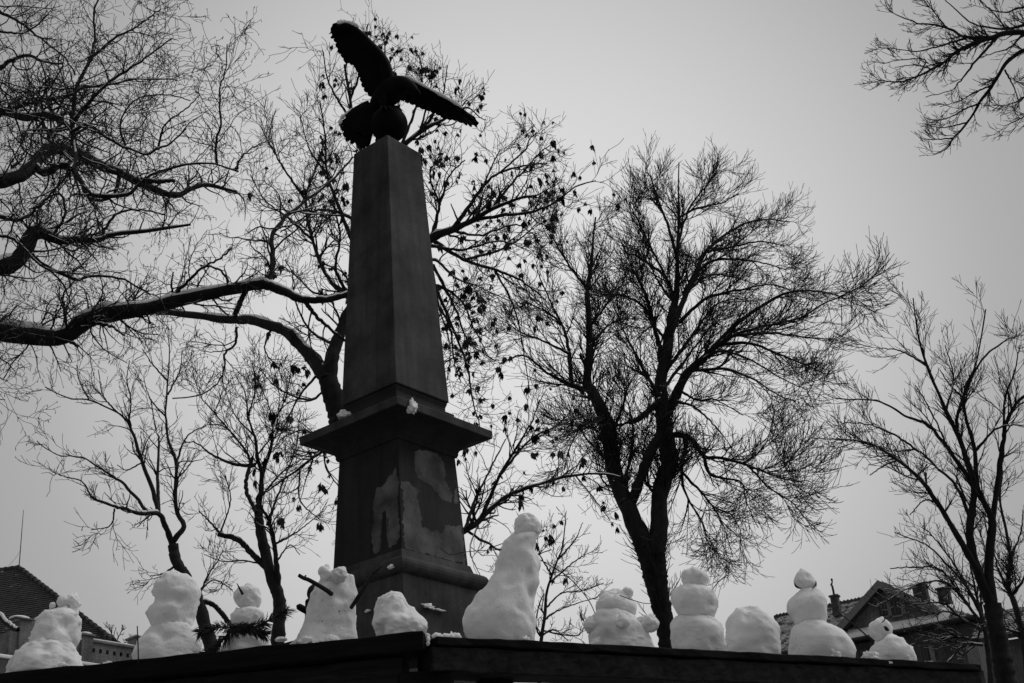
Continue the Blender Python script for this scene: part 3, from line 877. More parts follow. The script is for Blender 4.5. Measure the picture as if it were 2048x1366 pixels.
s_ = snow_strip('snow_ridge', [rail_point(x, 'r', 0.02) for x in (864, 885, 905, 925)], 0.011, seed=31, lift=0.3)
tag(s_, 'thin ragged ridge of snow at the start of the right plank', 'snow')
s_ = snow_strip('snow_ridge', [LC + ul * -0.004 + vl * 0.03 + ZT * 0.0, LC + ul * -0.008 + vl * 0.02 - ZT * 0.02, LC - ul * 0.006 + vl * 0.02 - ZT * 0.034], 0.006, seed=32, lift=0)
tag(s_, 'sliver of snow in the gap between the two planks', 'snow')
s_ = snow_strip('snow_ridge', [rail_point(x, 'r', 0.004) + ZT * -0.01 for x in (1771, 1775, 1779)], 0.006, seed=33, lift=0)
tag(s_, 'drip of snow over the plank edge under the smallest snowman', 'snow')

# fir sprigs tied round the small snowman
def sprig(label, pts, nlen, seed):
    a = np.array([P(x, y, Y) for x, y, Y in pts])
    c = catmull(a, 40)
    t_ = thing('fir_sprig', label, 'fir sprig', tuple(c[0]), 'fir sprigs on the small snowman')
    V, F = tubes(c[None], np.linspace(0.0032, 0.0012, 40)[None], 6)
    obj('twig', mesh_np('twig', V, F), M['stick'], t_)
    rg = np.random.default_rng(seed)
    n = 230
    i = rg.integers(0, 39, n)
    base = c[i] + (c[i + 1] - c[i]) * rg.random((n, 1))
    tan = c[np.minimum(i + 1, 39)] - c[i]; tan /= np.linalg.norm(tan, axis=1, keepdims=True)
    d = rg.normal(size=(n, 3)); d -= tan * (d * tan).sum(1, keepdims=True); d /= np.linalg.norm(d, axis=1, keepdims=True)
    d = d * 0.8 + tan * 0.75 + rg.normal(size=(n, 3)) * 0.1; d /= np.linalg.norm(d, axis=1, keepdims=True)
    L = nlen * rg.uniform(0.7, 1.15, n)
    s = np.linspace(0, 1, 4)
    paths = base[:, None, :] + d[:, None, :] * (L[:, None] * s[None])[..., None] - ZT * (0.12 * (L[:, None] * s[None] ** 2))[..., None]
    V, F = tubes(paths, np.tile([0.0010, 0.0011, 0.0009, 0.0002], (n, 1)), 4)
    tag(obj('needles', mesh_np('needles', V, F), M['needle'], t_), kind='stuff')
yb = b3[1]
sprig('long fir sprig pointing right across the small snowman', [(460, 1262, yb - .05), (490, 1258, yb - .085), (520, 1250, yb - .07), (550, 1234, yb - .06), (574, 1219, yb - .05)], 0.028, 1)
sprig('drooping fir sprig pointing lower left from the small snowman', [(500, 1250, yb - .085), (470, 1258, yb - .08), (450, 1276, yb - .07), (430, 1296, yb - .07), (412, 1306, yb - .07)], 0.026, 2)
sprig('flat fir sprig pointing left from the small snowman', [(505, 1256, yb - .085), (470, 1256, yb - .08), (440, 1254, yb - .06), (415, 1258, yb - .06), (398, 1266, yb - .06)], 0.026, 3)
sprig('short fir sprig hanging on the right side of the small snowman', [(470, 1253, yb - .085), (495, 1256, yb - .088), (515, 1262, yb - .08), (530, 1268, yb - .07)], 0.026, 4)

# ------------------------------------------------------------------ trees
def arclen(paths):
    return np.linalg.norm(np.diff(paths, axis=1), axis=2).sum(1)

def grow(par, n, rg, ang=(30, 60), length=(0.3, 0.8), S=7, jit=0.18, up=0.0, tmin=0.15, rk=0.6, rmax=1.0, rtip=0.3, fade=0.5, flat=1.0, bias=1.0, zig=0.0):
    """n children on the parent paths; par = (paths (N,S,3), radii (N,S))"""
    PP, PR = par
    N, S0, _ = PP.shape
    L = arclen(PP)
    # only where the photograph can see it: the crown outside the frame stays sparse
    i = rg.choice(N, n * 4, p=L / L.sum())
    t = tmin + (1 - tmin) * rg.random(n * 4) ** bias
    f = t * (S0 - 1); k = np.minimum(f.astype(int), S0 - 2); w = (f - k)[:, None]
    pos = PP[i, k] * (1 - w) + PP[i, k + 1] * w
    dq = pos - CO; dz = np.maximum(dq @ CF, 0.1)
    qx = W / 2 + FPX * (dq @ CR) / dz; qy = H / 2 - FPX * (dq @ CU) / dz
    ok = (qx > -170) & (qx < W + 190) & (qy > -120) & (qy < H + 120) | (rg.random(n * 4) < 0.12)
    q_ = np.flatnonzero(ok)[:n]; n = len(q_)
    i, t, f, k, w, pos = i[q_], t[q_], f[q_], k[q_], w[q_], pos[q_]
    tan = PP[i, k + 1] - PP[i, k]; tan /= np.linalg.norm(tan, axis=1, keepdims=True) + 1e-9
    pr = PR[i, k] * (1 - w[:, 0]) + PR[i, k + 1] * w[:, 0]
    d = rg.normal(size=(n, 3)); d[:, 1] *= flat
    d -= tan * (d * tan).sum(1, keepdims=True); d /= np.linalg.norm(d, axis=1, keepdims=True) + 1e-9
    a = np.radians(rg.uniform(*ang, n))[:, None]
    dr = np.cos(a) * tan + np.sin(a) * d
    ln = rg.uniform(*length, n) * (1 - fade * t)
    step = (ln / (S - 1))[:, None]
    out = np.zeros((n, S, 3)); out[:, 0] = pos
    side = rg.normal(size=(n, 3)); side /= np.linalg.norm(side, axis=1, keepdims=True)
    for s in range(1, S):
        dr = dr + rg.normal(size=(n, 3)) * jit + np.array([0, 0, up]) + side * (zig if s % 2 else -zig)
        dr /= np.linalg.norm(dr, axis=1, keepdims=True)
        out[:, s] = out[:, s - 1] + dr * step
    r0 = np.minimum(pr * rk, rmax)
    R = r0[:, None] * np.linspace(1, rtip, S)[None]
    return out, R

def limbs3d(limbs, Y, spread, rg, n=26, wob=0.6):
    """limbs: [(px points, w0, w1)]; each starts at the depth of the nearest earlier limb"""
    done_px, done_d = None, None
    out = []
    for j, (pts, w0, w1) in enumerate(limbs):
        pts = np.array([p[:2] for p in pts], float)
        L = np.linalg.norm(np.diff(pts, axis=0), axis=1).sum()
        if done_px is None: d0 = 0.0
        else:
            q = np.argmin(((done_px - pts[0]) ** 2).sum(1)); d0 = done_d[q]
            if math.sqrt(((done_px[q] - pts[0]) ** 2).sum()) > 60: d0 = rg.normal() * spread * 0.5
        d1 = d0 + (rg.normal() * spread * min(1.0, L / 350) if j else 0.0)
        c = catmull(np.c_[pts], n)
        dep = d0 + (d1 - d0) * np.linspace(0, 1, n) ** 1.2
        if j:
            c[1:] += rg.normal(size=(n - 1, 2)) * wob * min(1, (w0 if not isinstance(w0, (list, tuple)) else 6) / 6)
        done_px = c if done_px is None else np.vstack([done_px, c]); done_d = dep if done_d is None else np.r_[done_d, dep]
        p3 = np.array([P(x, y, Y + dd) for (x, y), dd in zip(c, dep)])
        wp = (w1 + (w0 - w1) * (1 - np.linspace(0, 1, n)) ** (1.5 if (w0 > 2.2 * w1 and j) else 1.0)) if not isinstance(w0, (list, tuple)) else np.interp(np.linspace(0, 1, n), np.linspace(0, 1, len(w0)), w0)
        r = np.array([w * 0.5 * mpp(p) for w, p in zip(wp, p3)])
        r *= 1 + 0.05 * rg.normal(size=n)
        out.append((p3, r))
    return out

def branch_snow(paths, radii, rg, amount=0.6, K=6, rmin=0.0):
    """snow lying along the upper side of branches"""
    N, S, _ = paths.shape
    T = np.gradient(paths, axis=1); T /= np.linalg.norm(T, axis=2, keepdims=True) + 1e-9
    steep = np.abs(T[..., 2])
    ph = rg.random((N, 1)) * 50
    L = np.cumsum(np.r_['1', np.zeros((N, 1)), np.linalg.norm(np.diff(paths, axis=1), axis=2)], axis=1)
    wave = np.sin(L * 7.1 + ph) * 0.5 + np.sin(L * 17.3 + ph * 2.1) * 0.3 + rg.normal(size=(N, S)) * 0.25
    k = np.clip((0.92 - steep) * 2.2, 0, 1) * np.clip(wave + 2 * amount - 0.6, 0, 1)
    k *= (radii > rmin)
    on = np.clip(k * 6, 0, 1)
    rs = radii * (0.62 + 0.16 * k) * on
    c = paths + np.array([0, 0, 1.0]) * (radii * (0.50 + 0.35 * k) * on)[..., None]
    return tubes(c, np.maximum(rs, 0.0003), K, rg)

TREES = {}
def tree(name, label, Y, limbs, levels, mat, spread=1.0, seed=1, base=True, snow=0.6, twigmat=None, wob=0.6, cat='tree', snow_lv=1):
    rg = np.random.default_rng(seed)
    L3 = limbs3d(limbs, Y, spread, rg, wob=wob)
    p0, r0 = L3[0]
    if base:   # carry the trunk down to the ground
        foot = p0[0].copy(); foot[2] = -0.1
        dirn = p0[0] - p0[2]; dirn /= max(0.2, abs(dirn[2]))
        foot[:2] += np.clip(dirn[:2], -.15, .15) * p0[0][2] * 0.4
        t = np.linspace(0, 1, 12)[:-1, None]
        low = foot * (1 - t) + p0[0] * t
        rl_ = np.linspace(r0[0] * 1.35, r0[0], 12)[:-1]; rl_[0] *= 1.3
        p0 = np.vstack([low, p0]); r0 = np.r_[rl_, r0]
    root = thing(name, label, cat, (p0[0][0], p0[0][1], 0))
    for j, (p, r) in enumerate(L3):
        if j == 0: p, r = p0, r0
        nm_ = 'trunk' if j == 0 else 'limb'
        pp = catmull(np.c_[p, r], len(p) * 2)
        V, F = tubes(pp[None, :, :3], np.maximum(pp[None, :, 3], 0.001), 10 if r[0] > 0.02 else 7, rg, jitter=0.05)
        obj(nm_, mesh_np(nm_, V, F), mat, root)
    lp = np.stack([p for p, r in L3]); lr = np.stack([r for p, r in L3])
    par, parts, tips, snows = (lp, lr), [], [], []
    if snow: snows.append(branch_snow(lp, lr, rg, snow, 7))
    spr = [isinstance(w0_, (list, tuple)) or w1_ < 6.5 for _, w0_, w1_ in limbs]      # stubs and bare trunks sprout nothing
    gens = [(lp[spr], lr[spr])]
    for lv in levels:
        lv = dict(lv); K = lv.pop('K', 3); n = lv.pop('n'); src = lv.pop('src', -1); keep = lv.pop('tips', False)
        px = lv.pop('px', None)
        par = gens[src]
        if px:     # lengths given in photo pixels at this depth
            k = mpp(lp.reshape(-1, 3).mean(0)); lv['length'] = (px[0] * k, px[1] * k)
        if 'rpx' in lv:
            k = mpp(lp.reshape(-1, 3).mean(0)); lv['rmax'] = lv.pop('rpx') * 0.5 * k
        ch = grow(par, n, rg, **lv)
        gens.append(ch)
        kk = mpp(lp.reshape(-1, 3).mean(0))
        ch = (ch[0], np.maximum(ch[1], 0.44 * kk))
        gens[-1] = ch
        parts.append(tubes(ch[0], ch[1], K, rg))
        if snow and len(gens) - 1 <= snow_lv: snows.append(branch_snow(ch[0], ch[1], rg, snow * 0.8, 4))
        if keep: tips.append(ch[0])
    cr = obj('crown', mesh_np('crown', *join_np(parts)), twigmat or M['twig'], root)
    if snows:
        sn = tag(obj('branch_snow', mesh_np('branch_snow', *join_np(snows)), M['snow_cap'], root), kind='stuff')
    TREES[name + str(seed)] = (root, gens)
    return root, gens

# -- big bare tree leaning in from the left, trunk outside the frame
left_limbs = [
    ([(-420, 1250), (-380, 1000), (-300, 800), (-200, 690), (-90, 655), (0, 664), (60, 672), (125, 675), (165, 645), (215, 628), (290, 618), (360, 600), (420, 588), (480, 575), (530, 568)], [120, 90, 60, 44, 40, 38, 36, 32, 28, 25, 23, 20], 0),
    ([(525, 569), (560, 580), (600, 598), (650, 600), (700, 588)], 19, 11),
    ([(530, 570), (543, 545), (545, 510), (545, 470), (570, 435), (600, 412), (640, 380), (680, 345), (705, 315)], 14, 4),
    ([(610, 603), (640, 640), (690, 682)], 9, 5),
    ([(160, 652), (190, 646), (225, 655), (247, 670)], 10, 4), ([(128, 678), (143, 685), (156, 692)], 8, 5), ([(130, 660), (130, 620), (126, 590), (150, 560)], 6, 3),
    ([(468, 633), (482, 601), (492, 580)], 12, 8),
    ([(343, 595), (373, 566), (401, 538), (436, 520), (464, 496)], 8, 3), ([(460, 577), (453, 556), (436, 538), (400, 530)], 6, 3),
    ([(350, 600), (343, 570), (346, 545)], 5, 3),
    ([(473, 655), (471, 686), (450, 707), (450, 732), (436, 763), (404, 788), (345, 798)], 6, 2.2),
    ([(-380, 1000), (-200, 640), (-60, 555), (0, 535), (28, 524), (53, 496), (63, 468), (77, 464), (105, 475), (120, 482), (158, 478), (197, 482), (225, 468), (300, 462), (380, 450)], [60, 40, 32, 30, 28, 24, 16, 12, 9, 7, 4], 0),
    ([(63, 510), (88, 531), (116, 545), (155, 559), (197, 552), (246, 559), (300, 590)], 10, 3.5),
    ([(-300, 800), (-180, 480), (-60, 370), (0, 362), (35, 354), (64, 331), (85, 308), (111, 296), (146, 308), (182, 319), (211, 337), (240, 346), (278, 366), (310, 378), (346, 393), (375, 381), (410, 369), (440, 375), (472, 385)], [60, 40, 28, 26, 22, 20, 18, 15, 12, 10, 8, 5], 0),
    ([(70, 334), (91, 346), (117, 331), (141, 334), (158, 355), (176, 387), (205, 393), (252, 390), (287, 360), (316, 346), (366, 331), (425, 328), (475, 343)], 17, 3.5),
    ([(270, 360), (293, 363), (316, 363), (349, 362)], 12, 7),
    ([(-200, 690), (-150, 400), (-60, 225), (0, 223), (23, 223), (50, 237), (76, 231), (105, 231), (132, 246), (146, 264), (149, 293), (152, 316), (141, 337)], [34, 24, 15, 13, 11, 9, 8, 8], 0),
    ([(23, 220), (59, 205), (97, 199), (141, 190), (164, 176), (187, 173), (228, 167), (264, 160), (310, 158), (355, 160)], 9, 2.5),
    ([(144, 264), (146, 228), (149, 190), (158, 164), (176, 126), (187, 94), (190, 59), (187, 29), (199, -5)], 10, 3.5),
    ([(149, 240), (170, 214), (199, 182), (228, 158), (264, 135), (287, 120), (316, 97), (345, 76)], 9, 2.5),
    ([(176, 117), (205, 97), (234, 73), (264, 59), (293, 38), (322, 18)], 7, 2.5),
    ([(144, 264), (170, 249), (199, 264), (228, 284), (252, 296), (293, 308), (316, 296), (340, 287), (372, 258)], 8, 3.5),
    ([(-60, 225), (-20, 145), (0, 137), (23, 120), (59, 111), (85, 123), (126, 126)], 14, 4),
    ([(-90, 180), (-20, 15), (0, 23), (29, 38), (59, 59), (88, 82), (126, 111), (150, 150)], 9, 3),
    ([(-60, 120), (-20, 55), (0, 61), (29, 67), (60, 60), (95, 30)], 8, 3),
    ([(434, 328), (431, 287), (440, 249), (440, 205), (440, 170), (451, 141), (454, 88)], 6, 2),
    ([(472, 340), (480, 319), (504, 296), (542, 278)], 5, 2), ([(240, 350), (225, 392), (183, 398), (169, 375)], 8, 4),
    ([(252, 296), (240, 250), (270, 200), (330, 190), (380, 200)], 5, 2), ([(316, 300), (330, 250), (370, 220), (400, 190)], 5, 2),
    ([(197, 482), (230, 430), (280, 420), (330, 430)], 7, 3), ([(100, 478), (130, 430), (120, 390), (90, 400), (60, 420)], 7, 3),
    ([(-10, 430), (40, 440), (80, 410), (110, 380)], 10, 4), ([(-10, 470), (30, 480), (70, 520), (120, 560), (140, 600)], 6, 3),
    ([(-90, 655), (-60, 720), (-20, 745), (15, 762)], 5, 1.5), ([(-60, 720), (-10, 695), (28, 655)], 3, 1.5), ([(-60, 725), (-20, 790), (10, 800)], 3, 1.5),
    ([(-90, 900), (-40, 1180), (0, 1232), (20, 1250), (36, 1261)], 14, 8),
]
crook = dict(jit=0.20, zig=0.10)
rootL, gensL = tree('overhanging_tree', 'large bare tree reaching in from the left edge with snow on its crooked limbs', 11.2, [(p_, [w_ * (0.95 if len(a_) == 12 and a_[0] == 120 else 1.12) for w_ in a_] if isinstance(a_, list) else a_, b_) for p_, a_, b_ in left_limbs], [
    dict(n=620, px=(60, 170), ang=(30, 75), S=10, up=0.03, tmin=0.1, rk=0.5, rpx=4.6, rtip=0.35, K=5, fade=0.35, flat=0.8, **crook),
    dict(n=2700, px=(26, 90), ang=(30, 75), S=8, up=0.0, tmin=0.15, rk=0.6, rpx=2.8, rtip=0.5, K=4, fade=0.3, **crook),
    dict(n=5600, px=(12, 42), ang=(30, 80), S=6, up=-0.02, tmin=0.2, rk=0.7, rpx=1.5, rtip=0.6, K=3, tips=True, fade=0.3, **crook),
], M['bark_left'], spread=1.1, seed=21, base=True, snow=0.8, wob=0.9, snow_lv=1)

# -- tree hung with dry seed clusters, trunk behind the obelisk
fruit_limbs = [
    ([(752, 1330), (740, 1150), (722, 980), (700, 890), (676, 820), (655, 760)], 62, 40),
    ([(655, 762), (640, 735), (610, 700), (575, 665), (540, 650), (500, 640), (455, 640), (400, 632), (340, 625), (292, 619)], 33, 12),
    ([(660, 790), (662, 720), (675, 680), (690, 640), (708, 600), (718, 540), (730, 450), (735, 350), (715, 280), (700, 200), (690, 130)], 32, 5),
    ([(708, 620), (780, 560), (862, 479), (905, 460), (947, 440), (984, 419), (1037, 397), (1072, 392)], 24, 5),
    ([(905, 460), (940, 410), (965, 375), (1000, 345), (1060, 330), (1095, 328)], 10, 2.5), ([(984, 419), (1020, 370), (1050, 340), (1075, 310), (1100, 290)], 6, 2), ([(947, 440), (1010, 430), (1060, 425), (1110, 405), (1150, 375), (1192, 362)], 8, 2.2),
    ([(1000, 345), (1050, 300), (1058, 280), (1074, 265)], 4, 2), ([(965, 375), (985, 330), (1000, 300)], 4, 2), ([(862, 479), (880, 410), (900, 350), (930, 320)], 8, 2.5), ([(880, 410), (860, 350), (880, 310)], 5, 2),
    ([(732, 420), (790, 310), (850, 258), (880, 243), (910, 225), (935, 200)], 14, 3), ([(800, 300), (830, 220), (845, 150), (830, 92)], 7, 2), ([(708, 250), (660, 170), (645, 100)], 6, 2), ([(700, 200), (728, 120), (735, 48)], 6, 2),
    ([(850, 258), (885, 190), (895, 130)], 6, 2), ([(842, 260), (860, 180), (872, 120)], 5, 2), ([(760, 330), (765, 220), (770, 120), (768, 70)], 7, 2), ([(910, 225), (935, 215), (960, 235), (972, 240)], 4, 1.8), ([(690, 140), (700, 90), (705, 42)], 4, 2),
    ([(720, 520), (680, 420), (655, 350), (650, 270), (640, 200)], 10, 2.5), ([(655, 350), (620, 300), (600, 230)], 5, 2),
    ([(735, 1100), (800, 1110), (860, 1100), (930, 1060), (960, 1040), (990, 1010), (1030, 985), (1090, 965), (1150, 950), (1210, 948), (1240, 955)], 20, 3.5),
    ([(960, 1040), (1000, 950), (1030, 900), (1060, 850), (1080, 800)], 9, 2.5), ([(930, 1060), (950, 1000), (985, 930), (1010, 880)], 8, 2.5), ([(1150, 950), (1190, 1000), (1220, 1040)], 3, 1.8), ([(1000, 950), (1060, 880), (1120, 850), (1170, 830)], 6, 2),
    ([(862, 479), (930, 520), (990, 540), (1040, 560), (1090, 600)], 9, 3), ([(780, 560), (870, 570), (920, 600), (950, 660), (975, 710)], 8, 2.2), ([(870, 570), (930, 720), (945, 800), (965, 870)], 7, 2), ([(990, 540), (1030, 620), (1050, 720), (1060, 790)], 5, 2), ([(930, 520), (1000, 500), (1050, 470), (1080, 440)], 6, 2),
    ([(710, 600), (660, 560), (625, 480), (612, 400), (630, 340), (650, 280)], 11, 3), ([(612, 400), (570, 340), (540, 290), (520, 250)], 6, 2), ([(625, 480), (580, 440), (530, 400), (500, 350)], 6, 2),
    ([(645, 740), (600, 790), (570, 850), (545, 905)], 6, 2), ([(660, 770), (620, 800), (560, 780), (520, 740)], 6, 2), ([(720, 930), (660, 900), (635, 910), (580, 950), (530, 985)], 12, 3), ([(600, 940), (600, 1000), (640, 1040)], 4, 2),
    ([(690, 880), (640, 870), (600, 860), (560, 880)], 6, 2), ([(720, 450), (690, 430), (640, 420), (600, 440), (560, 465)], 8, 2.5), ([(545, 650), (530, 700), (560, 740)], 5, 2),
    ([(800, 545), (866, 520), (910, 555), (960, 575), (1015, 600)], 8, 2), ([(866, 530), (912, 620), (935, 680), (990, 722)], 7, 2), ([(872, 600), (900, 655), (908, 720), (922, 765)], 6, 2), ([(862, 492), (925, 500), (1000, 482), (1060, 502)], 7, 2), ([(866, 545), (880, 620), (900, 690), (895, 760)], 5, 2), ([(905, 462), (960, 470), (1030, 450), (1070, 470)], 6, 2), ([(862, 480), (875, 440), (870, 390), (880, 350)], 6, 2),
    ([(700, 600), (672, 540), (680, 470), (668, 400), (690, 330)], 8, 2), ([(705, 590), (640, 590), (600, 560), (570, 520)], 7, 2), ([(668, 690), (620, 660), (590, 600), (585, 540)], 7, 2),
    ([(930, 1060), (980, 1090), (1040, 1120), (1100, 1100)], 6, 2), ([(960, 1040), (940, 1100), (960, 1150)], 4, 2),
]
rootF, gensF = tree('seed_cluster_tree', 'bare tree behind the obelisk hung with dark drooping seed clusters', 14.5, fruit_limbs, [
    dict(n=520, px=(50, 120), ang=(28, 65), S=9, jit=0.16, up=0.07, tmin=0.25, rk=0.55, rpx=5, rtip=0.4, K=5, fade=0.35, tips=True),
    dict(n=2700, px=(28, 80), ang=(28, 65), S=7, jit=0.16, up=0.08, tmin=0.15, rk=0.6, rpx=2.8, rtip=0.55, K=4, fade=0.3, tips=True),
    dict(n=3800, px=(10, 34), ang=(30, 70), S=5, jit=0.18, up=0.08, tmin=0.3, rk=0.7, rpx=1.7, rtip=0.6, K=3, fade=0.2),
], M['bark_fruit'], spread=1.0, seed=22, snow=0.6, snow_lv=1)

def cluster_mesh(seed):
    """a hanging bunch of dry winged seeds"""
    rg = np.random.default_rng(seed)
    V, F = [], []
    for j in range(9):
        a = rg.uniform(0, 6.28); tilt = rg.uniform(0.05, 0.55)
        d = np.array([math.cos(a) * tilt, math.sin(a) * tilt, -1.0]); d /= np.linalg.norm(d)
        s = np.cross(d, rg.normal(size=3)); s /= np.linalg.norm(s); nn = np.cross(d, s)
        o = np.array([math.cos(a), math.sin(a), 0]) * 0.006 + np.array([0, 0, -rg.uniform(0, 0.035)])
        L = rg.uniform(0.05, 0.085); w = rg.uniform(0.012, 0.02)
        k = len(V)
        V += [o, o + d * L * .45 + s * w + nn * .003, o + d * L, o + d * L * .45 - s * w + nn * .003, o + d * L * .5 - nn * 0.006]
        F += [(k, k + 1, k + 2, k + 4), (k, k + 4, k + 2, k + 3), (k, k + 3, k + 2, k + 1)]
    return mesh_np('seed_cluster', V, F, False)
cms = [cluster_mesh(s) for s in range(5)]
for c_ in cms: c_.materials.append(M['pod'])
rg = np.random.default_rng(5)
cand = np.vstack([gensF[2][0][:, -2], gensF[1][0][:, -1]])
def to_px(p):
    d = p - CO; z = d @ CF
    return W / 2 + FPX * (d @ CR) / z, H / 2 - FPX * (d @ CU) / z
sel = rg.permutation(len(cand)); cnt = 0
for i in sel:
    x, y = to_px(cand[i])
    if x < 500 or y > 1260 or (x < 640 and y < 700 and rg.random() < 0.8) or (x < 700 and rg.random() < 0.2): continue
    o_ = bpy.data.objects.new('seed_cluster', cms[int(rg.integers(5))]); COL.objects.link(o_)
    o_.parent = rootF
    o_.location = Vector(cand[i]) - rootF.location
    o_.rotation_euler = (rg.normal() * .15, rg.normal() * .15, rg.uniform(0, 6.28))
    s0 = rg.uniform(0.85, 1.45); o_.scale = (s0, s0, s0 * rg.uniform(.9, 1.2))
    cnt += 1
    if cnt >= 298: break

extra = []
for i in sel[::-1][:420]:
    x, y = to_px(cand[i])
    if x < 560 or y > 1230 or (x < 640 and y < 700): continue
    me_ = cms[int(rg.integers(5))]
    v_ = np.zeros(len(me_.vertices) * 3, np.float32); me_.vertices.foreach_get('co', v_); v_ = v_.reshape(-1, 3)
    f_ = np.array([tuple(p.vertices) for p in me_.polygons])
    a_ = rg.uniform(0, 6.28); c_, s_2 = math.cos(a_), math.sin(a_)
    v_ = v_ * rg.uniform(.55, 1.0); v_ = np.c_[v_[:, 0] * c_ - v_[:, 1] * s_2, v_[:, 0] * s_2 + v_[:, 1] * c_, v_[:, 2]]
    extra.append((v_ + cand[i], f_))
tag(obj('small_seed_clusters', mesh_np('small_seed_clusters', *join_np(extra), False), M['pod'], rootF), kind='stuff')

# thin hanging pods on the left tree
rg = np.random.default_rng(6)
tp = gensL[3][0][:, -1]; tp = tp[rg.choice(len(tp), 3200, replace=False)]
n = len(tp); L = rg.uniform(0.02, 0.05, n)
d = rg.normal(size=(n, 3)) * 0.25 + np.array([0, 0, -1.0]); d /= np.linalg.norm(d, axis=1, keepdims=True)
s = np.linspace(0, 1, 4)
paths = tp[:, None] + d[:, None] * (L[:, None] * s[None])[..., None]
V, F = tubes(paths, np.tile([0.0012, 0.0034, 0.0034, 0.001], (n, 1)), 4, rg)
tag(obj('seed_pods', mesh_np('seed_pods', V, F), M['pod'], rootL), kind='stuff')

